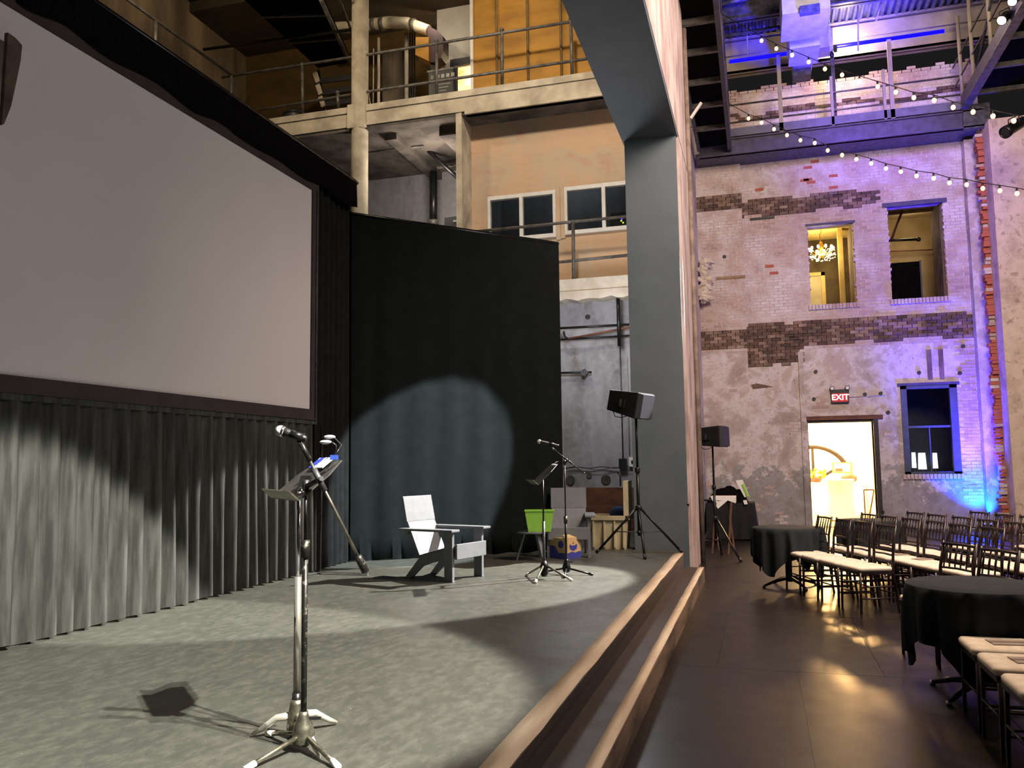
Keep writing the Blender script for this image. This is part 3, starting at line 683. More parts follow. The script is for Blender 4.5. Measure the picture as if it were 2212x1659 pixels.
def clip_light(label, base, heads, s_=1.0, colr=None, sheet_=True):
    t = thing('clip_lamp', label, 'lamp', base); base = Vector(base)
    mb().cbox(base, (.03*s_, .045*s_, .022*s_), .3).build('clip', mat('blue_plastic', '#2b3f8a', '#3550a5', .3, 6), t)
    for i, (k, h) in enumerate(heads):
        h, k = Vector(h), Vector(k)
        nk = mb().tube([base, base.lerp(k, .5)+Vector((.004, 0, .01)), k, k.lerp(h, .6)+Vector((0, 0, .012*s_)), h], .004*s_, 6).build('gooseneck', M_black, t)
        mb().ball(h, .022*s_, 10, 7, (1.4, .9, .45)).build('lamp_head', mat('lamp_head_white', '#d5d5d8', '#e4e4e8', .3, 6), t)
cl = at_d(722, 988, DS)
clip_light('double gooseneck clip lamp on top of the nearer music stand', cl, [(at_d(726, 962, DS), at_d(703, 955, DS)), (at_d(738, 962, DS+.06), at_d(712, 944, DS+.06))])
tag(mb().prism([lo_.lerp(hi_, .72)+W0*v+Vector((-.004, 0, .012)) for v in (-.14, .10)]+[lo_.lerp(hi_, .99)+W0*v+Vector((-.004, 0, .012)) for v in (.10, -.14)], (0, 0, .004)).build('leaflet', mat('blue_white_print', '#2a3fb0', '#e8e6ee', .5, 12, lo=.48, hi=.52), None), 'blue and white leaflet on the nearer music stand desk', 'paper')
# far music stand
FS = at_z(1176, 1251, ST); DF = dep(FS)
t = thing('music_stand', 'small black music stand in front of the green bin', 'music stand', FS)
mb().lathe([(.03, .03), (.045, .06), (.045, .15), (.02, .2)], 12, FS).build('hub', M_black, t)
tripod(t, FS, .34, 3, [RAD(-92), RAD(-18), RAD(140)], M_rod, .011, 'w', .15)
mb().tube([FS+Vector((0, 0, .15)), FS+Vector((0, 0, .62))], .016, 10).build('lower_pole', M_steel, t)
ptop = at_d(1171, 1034, DF); mb().tube([FS+Vector((0, 0, .6)), Vector((FS.x, FS.y, ptop.z))], .010, 8).build('upper_pole', M_black, t)
Wf = RH*math.sin(RAD(9))-fwd*math.cos(RAD(9)); c_ = ptop+Vector((0, 0, .05))+H0*.03; l2, h2 = c_-AL*.17, c_+AL*.17
desk(t, l2, h2-l2, Wf, (h2-l2).length, .44, .07, mat('desk_black', '#2c2b29'))
mb().ball(at_d(1171, 1033, DF-.03), .02, 8, 6).build('joint_knob', M_chrome, t)
clip_light('tiny clip lamp on the farther music stand', at_d(1200, 1003, DF), [(at_d(1206, 997, DF), at_d(1196, 1004, DF-.1))], 1.0)

# ---- armchairs
def armchair(label, o, rz, group='slatless stage armchairs'):
    t = thing('adirondack_armchair', label, 'armchair', o, rz, None)
    w = .58; m = M_adi
    def B(f, n, mm=m, bev=.004): return f.build(n, mm, t, False, bev)
    for s_ in (-1, 1):
        y = s_*(w/2-.02)
        B(mb().prism([(.24, y-.02, 0), (.35, y-.02, 0), (.35, y-.02, .53), (.24, y-.02, .53)], (0, .04, 0)), 'front_leg')
        B(mb().prism([(.36, y-.045*s_-.015, .26), (.36, y-.045*s_-.015, .38), (.0, y-.045*s_-.015, .30), (-.14, y-.045*s_-.015, .24), (-.36, y-.045*s_-.015, .0), (-.26, y-.045*s_-.015, .0), (-.10, y-.045*s_-.015, .14), (.05, y-.045*s_-.015, .19)], (0, .03, 0)), 'side_rail')
        B(mb().box(-.34, y-.07+.02*s_, .53, .40, y+.07+.02*s_, .555), 'armrest')
        B(mb().box(.24, y-.02, .0, .352, y+.02, .012), 'leg_glide')
    B(mb().prism([(.40, -w/2+.02, .24), (.40, -w/2+.02, .40), (.38, -w/2+.02, .40), (.38, -w/2+.02, .24)], (0, w-.04, 0)), 'front_board')
    B(mb().prism([(.38, -w/2+.05, .40), (.38, -w/2+.05, .378), (-.15, -w/2+.05, .238), (-.16, -w/2+.05, .258)], (0, w-.1, 0)), 'seat')
    q0, q1, q2 = Vector((-.12, 0, .22)), Vector((-.31, 0, .62)), Vector((-.37, 0, .90))
    for a, c, n in ((q0, q1, 'lower_back_panel'), (q1, q2, 'upper_back_panel')):
        d = (c-a).normalized(); nn = Vector((-d.z, 0, d.x))*.022
        wa = w/2-.05 if n[0] == 'l' else w/2-.04
        B(mb().prism([a+Vector((0, -wa, 0)), a+Vector((0, wa, 0)), c+Vector((0, wa, 0)), c+Vector((0, -wa, 0))], nn), n)
    B(mb().box(-.33, -w/2+.02, .48, -.29, w/2-.02, .53), 'back_rail')
    return t
armchair('grey wooden armchair in the spotlight, its back brightly lit', (-3.42, 8.83, ST), RAD(-17))
armchair('dark grey wooden armchair behind the cardboard box', (-2.53, 11.28, ST), RAD(-78))
# ---- side table and bin
ct = at_d(1152, 1147, dep(Vector((-2.87, 10.62, .8)))); tb = Vector((ct.x, ct.y, ST)); th = ct.z-ST
t = thing('side_table', 'round grey side table with splayed legs under the green bin', 'table', tb)
mb().lathe([(.21, th-.025), (.215, th-.01), (.21, th)], 28, tb).build('tabletop', M_adi, t)
for a in (RAD(-40), RAD(80), RAD(200)):
    q = Vector((math.cos(a), math.sin(a), 0)); n_ = Vector((-q.y, q.x, 0))
    mb().prism([tb+q*.10-n_*.03+Vector((0, 0, th-.025)), tb+q*.10+n_*.03+Vector((0, 0, th-.025)), tb+q*.21+n_*.012, tb+q*.21-n_*.012], q*.02).build('leg', M_adi, t)
bc = at_d(1161, 1145, dep(tb)-.04); bz = tb.z+th
t = thing('storage_bin', 'lime green tapered plastic bin on the side table', 'bin', (bc.x, bc.y, bz))
m_ = Matrix.Rotation(RAD(14), 3, 'Z'); B0 = Vector((bc.x+.03, bc.y, bz))
def rr(w, d, z, th_=0): return [B0+m_@Vector((a*w/2, c*d/2, z)) for a, c in ((-1, -1), (1, -1), (1, 1), (-1, 1))]
lo, hi = rr(.29, .2, .002), rr(.37, .26, .27); li, hi_i = rr(.275, .185, .012), rr(.355, .245, .27)
v = lo+hi+li+hi_i; f = [(3, 2, 1, 0), (8, 9, 10, 11)]
for i in range(4): j = (i+1) % 4; f += [(i, j, 4+j, 4+i), (8+j, 8+i, 12+i, 12+j), (4+i, 4+j, 12+j, 12+i)]
mb().add(v, f).build('body', M_green, t)
b = mb()
for i in range(4): b.bar(hi[i], hi[(i+1) % 4], .016, .012)
b.build('rim', M_green, t)
mb().lathe([(.022, 0), (.022, .006)], 14, B0+m_@Vector((-.178, 0, .215)), m_@Matrix.Rotation(RAD(-90), 3, 'Y')).build('handle_hole', M_white, t)
# ---- cardboard box with an indigo print
cb = at_z(1224, 1209, ST)+fwd*.21; R_ = Matrix.Rotation(RAD(58), 3, 'Z'); bw, bd, bh = .29, .29, .27
t = thing('cardboard_box', 'tan cardboard carton with an indigo band and shield emblem on the stage', 'box', cb)
def Q(x, y, z): return cb+R_@Vector((x, y, z))
mb().cbox(cb+Vector((0, 0, bh/2)), (bw, bd, bh), m=R_).build('carton', M_card, t)
mb().prism([Q(-bw/2, -bd/2, bh), Q(bw/2, -bd/2, bh), Q(bw/2-.01, -bd/2+.07, bh+.035), Q(-bw/2+.03, -bd/2+.07, bh+.04)], (0, 0, .004)).build('top_flap', M_card, t)
b = mb(); n = 12
b.prism([Q(-bw/2, -bd/2-.001, .003), Q(bw/2, -bd/2-.001, .003)]+[Q(bw/2-bw*i/n, -bd/2-.001, .085+.008*math.sin(i*1.1)) for i in range(n+1)], R_@Vector((0, -.002, 0)))
b.build('band', M_indigo, t)
mb().prism([Q(-.075, -bd/2-.001, .165), Q(-.06, -bd/2-.001, .125), Q(0, -bd/2-.001, .10), Q(.06, -bd/2-.001, .125), Q(.075, -bd/2-.001, .165), Q(.06, -bd/2-.001, .19), Q(.03, -bd/2-.001, .172), Q(-.03, -bd/2-.001, .172), Q(-.06, -bd/2-.001, .19)], R_@Vector((0, -.002, 0))).build('shield_emblem', M_indigo, t)
mb().prism([Q(0, -bd/2-.001, .185), Q(.012, -bd/2-.001, .2), Q(0, -bd/2-.001, .225), Q(-.012, -bd/2-.001, .2)], R_@Vector((0, -.002, 0))).build('flame_emblem', mat('ochre_print', '#a8702c'), t)
def Q2(x, y, z): return cb+R_@Vector((-bw/2-.001, x, z))
o2 = R_@Vector((-.002, 0, 0))
mb().prism([Q2(bd/2, 0, .003), Q2(-bd/2, 0, .003), Q2(-bd/2, 0, .085), Q2(-.02, 0, .075), Q2(.05, 0, .16), Q2(bd/2, 0, .17)], o2).build('side_band', M_indigo, t)
mb().prism([Q2(-.06+.05*math.cos(a), 0, .19+.05*math.sin(a)) for a in [k*math.pi/7 for k in range(14)]], o2).build('round_emblem', M_indigo, t)
# ---- cream tub with raised lid
t = thing('cooler_tub', 'cream ribbed plastic tub with its lid standing open', 'tub', (-2.1, 12.3, ST))
def fr4(cx, cy, w, d, z): return [(cx-w/2, cy-d/2, z), (cx+w/2, cy-d/2, z), (cx+w/2, cy+d/2, z), (cx-w/2, cy+d/2, z)]
v = fr4(-2.12, 12.32, .46, .42, ST)+fr4(-2.12, 12.32, .54, .50, ST+.46)+fr4(-2.12, 12.32, .42, .38, ST+.02)+fr4(-2.12, 12.32, .50, .46, ST+.46)
mb().add(v, f).build('tub_body', M_creamp, t)
mb().box(-2.41, 12.05, ST+.42, -1.83, 12.09, ST+.48).box(-2.41, 12.55, ST+.42, -1.83, 12.59, ST+.48).box(-2.41, 12.05, ST+.42, -2.37, 12.59, ST+.48).box(-1.87, 12.05, ST+.42, -1.83, 12.59, ST+.48).build('rim', M_creamp, t)
for x in (-2.34, -2.18, -2.03, -1.90): mb().box(x-.012, 12.06, ST+.03, x+.012, 12.10, ST+.42).build('rib', M_creamp, t)
mb().box(-1.90, 12.1, ST+.44, -1.84, 12.56, ST+.98).build('lid', M_creamp, t)
mb().tube([(-1.95, 12.2, ST+.90), (-1.95, 12.2, ST+1.05), (-2.0, 12.2, ST+1.12)], .012, 6).build('lid_latch', M_black, t)
tag(mb().ball((-2.02, 12.42, ST+.5), .13, 12, 8, (1.1, .8, .8)).build('cloth_bundle', mat('navy_cloth', '#20305a', '#2c3f70', .9, 8), None), 'navy cloth bundle inside the cream tub', 'cloth')
b = mb(); b.box(-1.93, 12.55, ST, -1.76, 13.0, ST+.25)
# ---- loudspeakers on tripods
def speaker_stand(label, o, ztop, z_hub, r, angs, zf, name='speaker_tripod'):
    o = Vector(o); t = thing(name, label, 'speaker stand', o)
    mb().tube([o+Vector((0, 0, .25)), Vector((o.x, o.y, zf+z_hub+.55))], .022, 10).build('lower_pole', M_black, t)
    mb().tube([Vector((o.x, o.y, zf+z_hub+.5)), Vector((o.x, o.y, ztop))], .017, 10).build('upper_pole', M_black, t)
    mb().lathe([(.03, 0), (.036, .02), (.036, .06), (.03, .08)], 12, (o.x, o.y, zf+z_hub+.48)).build('clamp_collar', M_blackp, t)
    mb().lathe([(.03, 0), (.045, .015), (.045, .06), (.03, .075)], 12, (o.x, o.y, zf+z_hub-.03)).build('hub', M_blackp, t)
    mb().lathe([(.028, 0), (.036, .015), (.028, .04)], 12, (o.x, o.y, zf+.28)).build('lower_collar', M_blackp, t)
    for a in angs:
        q = Vector((math.cos(a), math.sin(a), 0)); e = Vector((o.x, o.y, zf+.012))+q*r; s_ = Vector((o.x, o.y, zf+z_hub))+q*.03; mid = s_.lerp(e, .52)
        lg = mb().tube([s_, e], .017, 8).build('leg', M_black, t)
        mb().tube([e-(e-s_).normalized()*.06, e+q*.004], .021, 8).build('rubber_foot', M_blackp, lg)
        mb().tube([Vector((o.x, o.y, zf+.3))+q*.02, mid], .008, 6).build('strut', M_steel, lg)
    return t
def loudspeaker(label, c, rz, tilt, size, cableside=1):
    t = thing('loudspeaker', label, 'loudspeaker', c, rz)
    L, D, Hh = size; R = Matrix.Rotation(tilt, 3, 'Y')
    # local +X is the grille; the body narrows towards the back
    prof = [(-L/2, -D*.30, -Hh*.36), (-L/2, D*.30, -Hh*.36), (-L/2, D*.30, Hh*.42), (-L/2, -D*.30, Hh*.42), (L/2, -D/2, -Hh/2), (L/2, D/2, -Hh/2), (L/2, D/2, Hh/2), (L/2, -D/2, Hh/2)]
    mb().add([R@Vector(p) for p in prof], [(0, 1, 2, 3), (7, 6, 5, 4), (0, 4, 5, 1), (1, 5, 6, 2), (2, 6, 7, 3), (3, 7, 4, 0)]).build('cabinet', M_blackp, t, False, .012)
    mb().add([R@Vector(p) for p in [(L/2, -D/2+.01, -Hh/2+.01), (L/2, D/2-.01, -Hh/2+.01), (L/2, D/2-.01, Hh/2-.01), (L/2, -D/2+.01, Hh/2-.01), (L/2+.05, -D*.36, -Hh/2+.02), (L/2+.05, D*.36, -Hh/2+.02), (L/2+.05, D*.36, Hh/2-.02), (L/2+.05, -D*.36, Hh/2-.02)]],
             [(0, 3, 2, 1), (4, 5, 6, 7), (0, 1, 5, 4), (1, 2, 6, 5), (2, 3, 7, 6), (3, 0, 4, 7)]).build('grille', M_grille, t, False)
    sd = (Vector((L, -(D/2-D*.3), 0))).normalized(); nn = Vector((sd.y, -sd.x, 0)); cc = Vector((-.02, -D*.40, 0))
    mm = R@Matrix((sd, Vector((-nn.x, -nn.y, 0)), Vector((0, 0, 1)))).transposed()
    mb().cbox(R@(cc+nn*.004), (.15, .014, .11), m=mm).build('handle_recess', mat('recess_black', '#030303', '#050505', .9, 5), t, False)
    mb().cbox(R@(cc+nn*.012), (.035, .018, .10), m=mm).build('carry_handle', M_steel, t, False)
    mb().tube([R@Vector((-L*.3, -D*.25, -Hh*.40)), R@Vector((-L*.2, -D*.3, -Hh*.56)), R@Vector((0, -D*.3, -Hh*.56)), R@Vector((.06, -.05, -Hh*.44))], .006, 6).build('cable_loop', M_black, t, False)
    return t
s1 = Vector((-1.60, 11.50, ST)); zs = at_d(1378, 897, dep(s1+Vector((0, 0, 1.8)))).z
speaker_stand('black tripod standing on the stage against the grey pillar', s1, zs+.05, .62, .60, [RAD(178), RAD(26), RAD(-76)], ST)
loudspeaker('black loudspeaker tilted down on the tripod beside the grey pillar', (s1.x-.10, s1.y, zs+.165), RAD(-20), RAD(12), (.50, .46, .36))
s2 = Vector((-.74, 14.5, 0)); zs2 = at_d(1527, 966, dep(s2+Vector((0, 0, 1.8)))).z
speaker_stand('black tripod standing on the dark hall floor', s2, zs2+.05, .66, .60, [RAD(-48), RAD(236), RAD(84)], 0)
loudspeaker('black loudspeaker with a bluish grille on the tripod in the hall', (s2.x-.03, s2.y, zs2+.17), RAD(-16), RAD(-1), (.46, .42, .36))
# ---- stage back odds: pipes, conduit, outlets, base of a drape stand
bp = at_z(690, 1240, ST); t = thing('drape_stand', 'bare pipe stand with pale floor feet beside the side curtain', 'stand', (bp.x, bp.y, ST))
mb().tube([(bp.x, bp.y, ST), (bp.x-.01, bp.y+.05, 2.1)], .018, 8).build('upright', M_black, t)
for px, py in ((795, 1243), (688, 1214), (640, 1246)):
    e = at_z(px, py, ST); mb().bar((bp.x, bp.y, ST+.02), (e.x, e.y, ST+.012), .03, .02).build('foot', M_chrome, t)
def pipe_thing(name, label, cat, pts, r, m, n=8):
    t = thing(name, label, cat, pts[0]); mb().tube(pts, r, n).build('tube', m, t); return t
t = pipe_thing('wall_pipe', 'upper dark pipe on the grey stage back wall', 'pipe', [at_y(1150, 712, 15.2), at_y(1375, 700, 15.2)], .022, M_black)
t = pipe_thing('wall_pipe', 'lower dark pipe under the balcony slab', 'pipe', [at_y(1150, 737, 15.2), at_y(1375, 724, 15.2)], .018, M_black)
t = pipe_thing('wall_pipe', 'rust coloured pipe slanting between two dark pipes', 'pipe', [at_y(1228, 732, 15.15), at_y(1375, 704, 15.15)], .02, M_brownp)
mb().bar(at_y(1218, 716, 15.16), at_y(1220, 727, 15.16), .03, .05).bar(at_y(1220, 727, 15.16), at_y(1232, 735, 15.16), .05, .03).build('elbow_bracket', M_black, t)
t = pipe_thing('hanger_post', 'short square black post hanging below the balcony slab', 'post', [Vector((at_y(1335, 650, 15.1).x, 15.1, 4.74)), at_y(1338, 748, 15.1)], .035, M_black, 4)
t = pipe_thing('wall_pipe', 'stub of black pipe ending in a square box on the grey wall', 'pipe', [at_y(1180, 806, 15.25), at_y(1278, 804, 15.25)], .02, M_black)
c = at_y(1263, 805, 15.25); mb().cbox(c, (.11, .08, .11), m=Matrix.Rotation(RAD(45), 3, 'Y')).build('junction_box', M_steel, t)
t = pipe_thing('conduit', 'thin dark conduit running down the grey wall to a socket', 'conduit', [at_y(1339, 745, 15.32), at_y(1346, 1000, 15.32)], .012, M_steel)
c = at_y(1346, 1000, 15.31); mb().box(c.x-.07, 15.24, c.z-.1, c.x+.07, 15.34, c.z+.08).build('socket_box', M_blackp, t)
t = pipe_thing('conduit', 'second thin conduit beside the white wall outlet', 'conduit', [at_y(1354, 770, 15.32), at_y(1360, 990, 15.32)], .009, M_grey_wall)
c = at_y(1366, 998, 15.3); t = thing('wall_outlet', 'small white outlet plate on the grey stage wall', 'outlet', c)
mb().box(c.x-.06, 15.3, c.z-.09, c.x+.06, 15.345, c.z+.09).build('plate', M_white, t); mb().box(c.x-.02, 15.29, c.z-.03, c.x+.02, 15.3, c.z+.03).build('socket', M_blackp, t)
pts = [at_y(1200+i*12, 1010+1.6*math.sin(i*1.3), 15.3) for i in range(15)]
pipe_thing('cable_run', 'black cable strung across the grey wall above the plywood', 'cable', pts, .009, M_black, 6)
pipe_thing('cable_run', 'slack lower cable strung along the grey wall', 'cable', [at_y(1200+i*12, 1012+3*math.sin(i*.9+1), 15.28) for i in range(15)], .006, M_black, 6)
# ---- rails
def railing(label, runs, posts, r, name='balcony_railing'):
    t = thing(name, label, 'railing', posts[0][0] if posts else runs[0][0])
    for p in runs: mb().tube(p, r, 8).build('rail', M_pipe, t)
    for p in posts:
        po = mb().tube(p, r*1.1, 8).build('post', M_pipe, t)
        mb().ball(p[1], r*1.6, 8, 6).build('fitting', M_pipe, po)
    return t
def yz(px, py, y=15.08): return at_y(px, py, y)
railing('grey pipe railing along the upper balcony edge', [[yz(480, 167), yz(803, 117), yz(1400, 20)], [yz(560, 238), yz(803, 197), yz(1400, 107)]],
        [(yz(944, 208), yz(943, 88)), (yz(1085, 188), yz(1084, 64)), (yz(1236, 165), yz(1233, 40)), (yz(731, 232), yz(729, 200)), (yz(654, 248), yz(653, 140))], .03)
railing('grey pipe railing in front of the peach balcony windows', [[yz(1000, 503), yz(1400, 463)], [yz(1130, 574), yz(1400, 547)]], [(yz(1239, 606), yz(1238, 480))], .03)
cn = at_y(500, 163, 15.08)
t = thing('balcony_railing', 'dark pipe railing receding along the stained left wall', 'railing', cn)
d = Vector((0, -1, 0))
mb().tube([cn, cn+d*6], .03, 8).build('rail', M_pipe, t)
mb().tube([cn-Vector((0, 0, .0)), cn-Vector((0, 0, .75))], .045, 8).build('post', M_pipe, t); mb().tube([cn+d*2.4, cn+d*2.4-Vector((0, 0, .8))], .04, 8).build('post', M_pipe, t)
pipe_thing('sprinkler_pipe', 'long dark pipe crossing high on the stained left wall', 'pipe', [at_y(440, 107, 15.2), at_y(760, 64, 15.2)], .035, M_black)
struct(mb().box(-12.5, 8, 8.6, cn.x-.1, 15, 8.95), 'slab_left', M_stain)
# dark platform underside high on the left
Z_ = 11.0
q = [at_z(517, -10, Z_), at_z(692, -10, Z_), at_z(757, 134, Z_), at_z(687, 147, Z_)]
t = thing('high_platform', 'black underside of a high walkway left of the column', 'platform', q[2])
mb().prism(q, (0, 0, .12)).build('deck', M_blackcloth, t)
mb().tube([q[1]-Vector((0, 0, .06)), q[2]-Vector((0, 0, .06))], .05, 8).build('edge_rail', M_pipe, t)
mb().tube([q[1]+Vector((.25, 0, .3)), q[2]+Vector((.2, 0, .3))], .03, 8).build('upper_rail', M_pipe, t)
for k in (.25, .6): mb().bar(q[0].lerp(q[3], k)-Vector((0, 0, .02)), q[1].lerp(q[2], k)-Vector((0, 0, .02)), .06, .04).build('cross_member', M_steel, t)
# ---- upper balcony furniture and pipes
def Y16(px, py, y=16.6): return at_y(px, py, y)
t = thing('vent_pipe', 'large banded off-white pipe under the upper ceiling', 'pipe', Y16(700, 60))
mb().tube([Y16(690, 62), Y16(770, 58), Y16(842, 48), Y16(880, 50), Y16(926, 66)], [.13, .13, .135, .13, .12], 14).build('main_run', M_pipew, t)
for px, py in ((808, 52), (826, 51), (893, 54)): c = Y16(px, py); mb().tube([c-Vector((.05, 0, 0)), c+Vector((.05, 0, -.01))], .15, 14).build('coupling', M_pipe, t)
t = thing('dust_collector', 'oxblood hopper hanging at the end of the white pipe', 'hopper', Y16(940, 110))
b = mb(); P_ = [(922, 55), (945, 66), (957, 78), (957, 110), (952, 124), (935, 135), (927, 133), (925, 90)]
b.prism([Y16(a, c, 16.5) for a, c in P_], (0, .35, 0)).build('hopper', M_red, t)
mb().prism([Y16(a, c, 16.45) for a, c in ((898, 80), (926, 80), (926, 132), (897, 118))], (0, .3, 0)).build('ochre_side', M_ochre, t)
mb().box(Y16(930, 133).x, 16.6, Y16(930, 155).z, Y16(940, 133).x, 16.7, Y16(930, 130).z).build('outlet_pipe', M_black, t)
t = thing('notice_board', 'black notice board with pale lines behind the upper railing', 'sign', Y16(958, 205, 15.5))
a, c = at_y(926, 157, 15.5), at_y(988, 215, 15.5)
mb().box(a.x, 15.5, 8.98, c.x, 15.54, a.z).build('board', M_blackp, t)
pl_ = mat('pale_print', '#8f8b84', '#a19d96', .8, 5)
b = mb()
for i in range(5): b.box(a.x+.06+.11*i, 15.49, a.z-.16, a.x+.13+.11*i, 15.5, a.z-.08)
b.build('header_blocks', pl_, t)
b = mb()
for i, w in enumerate((.4, .34, .28)): b.box(a.x+.16, 15.494, a.z-.3-.07*i, a.x+.16+w*.8, 15.5, a.z-.285-.07*i)
b.build('text_lines', pl_, t)
mb().box(a.x-.03, 15.49, a.z-.0, c.x+.0, 15.55, a.z+.04).build('frame', M_pipe, t)
cor = thing('corrugated_screen', 'grey-brown corrugated panel on the upper balcony', 'panel', Y16(848, 210, 17.0))
xa, xb = Y16(826, 100, 17.0).x, Y16(872, 100, 17.0).x; ro = []
for z in (8.97, 11.2): ro.append([(xa+(xb-xa)*i/24, 17.0+.02*(i % 2), z) for i in range(25)])
mb().sheet(ro, (0, .01, 0)).build('sheet', mat('brown_sheet', '#4e4336', '#6a5c4a', .7, 3, stretch=(1, 1, .2)), cor)
for px, m, r, lab in ((818, M_cream, .035, 'pale post left of the corrugated panel'), (878, M_cream, .05, 'broad pale post right of the corrugated panel'), (886, M_black, .018, 'first of three thin black risers by the hopper'), (891, M_black, .018, 'second of three thin black risers by the hopper'), (896, M_black, .018, 'third of three thin black risers by the hopper')):
    p = Y16(px, 210, 16.9); pipe_thing('riser_pipe', lab, 'pipe', [(p.x, p.y, 8.97), (p.x, p.y, 11.5)], r, m)
for px, lab in ((1073, 'left'), (1140, 'middle'), (1212, 'right')):
    p = at_y(px, 100, 15.72); pipe_thing('riser_pipe', lab+' thin brown pipe on the ochre balcony wall', 'pipe', [(p.x, p.y, 8.97), (p.x, p.y, 12.4)], .028, mat('ochre_pipe', '#5e4a2a', '#7a6238', .6, 5))
t = thing('pallet_rack', 'leaning rack of pale battens beside the upper column', 'rack', at_y(690, 230, 16.4))
for a, c in ((682, 690), ):
    for k in range(3):
        p0, p1 = at_y(680+6*k, 157+26*k, 16.3), at_y(687+6*k, 178+26*k, 16.3); mb().bar(p0, p1, .1, .04, (0, 1, 0)).build('batten', M_pallet, t)
for k in range(3):
    p0, p1 = at_y(680+6*k, 177+25*k, 16.4), at_y(770, 165+25*k, 16.4); mb().bar(p0, p1, .04, .12).build('shelf', M_blackp, t)
p = at_y(688, 152, 16.45); q = at_y(712, 232, 16.45); mb().tube([p, (q.x, 16.45, 8.98)], .03, 6).build('leg', M_blackp, t); p = at_y(770, 160, 16.45); mb().tube([p, (p.x+.2, 16.45, 8.98)], .03, 6).build('leg', M_blackp, t)
c = at_y(638, 240, 15.6); t = thing('round_tub', 'dark round tub on the left end of the upper balcony', 'tub', (c.x, c.y, 8.97))
mb().lathe([(.2, 0), (.25, .05), (.26, .3), (.24, .36), (.1, .37)], 16, (c.x, 15.6, 8.97)).build('body', mat('slate_plastic', '#24262b', '#303239', .5, 6), t)
mb().lathe([(.265, .28), (.28, .31), (.265, .33)], 16, (c.x, 15.6, 8.97)).build('rim', M_blackp, t)
p = at_y(800, 195, 15.6); pipe_thing('guy_wire', 'thin pale wire slanting right of the upper column', 'wire', [at_y(790, 160, 15.2), Vector((at_y(802, 203, 15.2).x, 15.2, 8.97))], .012, M_pipew)
pipe_thing('guy_wire', 'thin pale upright wire right of the upper column', 'wire', [at_y(807, 105, 15.4), Vector((at_y(806, 190, 15.4).x, 15.4, 8.97))], .012, M_pipew)
# lower recess fittings
t = pipe_thing('drain_stack', 'thick black vertical pipe in the lower balcony recess', 'pipe', [at_y(936, 500, 17.2), at_y(937, 372, 17.2)], .085, M_black, 12)
c = at_y(936, 482, 17.2); mb().tube([c-Vector((0, 0, .06)), c+Vector((0, 0, .06))], .12, 12).build('collar', M_pipe, t)
pipe_thing('recess_pipe', 'dark pipe slanting across the recess ceiling', 'pipe', [at_y(912, 315, 16.6), at_y(930, 330, 16.6), at_y(998, 393, 16.6)], .045, M_black)
pipe_thing('recess_pipe', 'thin grey pipe crossing the recess behind the column', 'pipe', [at_y(790, 328, 16.2), at_y(915, 316, 16.2)], .03, M_pipe)
pipe_thing('recess_pipe', 'short dark pipe beside the concrete wall edge', 'pipe', [at_y(945, 362, 16.9), at_y(1000, 357, 16.9)], .04, M_pipe)
t = thing('notice_board', 'small black notice with a pale line behind the drape top', 'sign', at_y(985, 490, 16.2)); a, c = at_y(960, 470, 16.2), at_y(1002, 510, 16.2)
mb().box(a.x, 16.2, 5.05, c.x, 16.24, a.z).build('board', M_blackp, t); mb().box(a.x+.2, 16.19, a.z-.12, a.x+.36, 16.2, a.z-.08).build('text_lines', pl_, t)
c = at_y(1346, 480, 15.9); t = thing('equipment_rack', 'dark equipment rack with tiny lights behind the right window', 'rack', c)
mb().box(c.x-.25, 15.9, c.z-.3, c.x+.3, 16.3, c.z+.2).build('case', M_blackp, t)
for px, py, cc in ((1343, 473, '#2010ff'), (1342, 477, '#c8e020'), (1346, 481, '#c8e020')):
    p = at_y(px, py, 15.89); mb().ball(p, .014, 8, 6).build('indicator', emis('led'+cc, cc, 3), t)

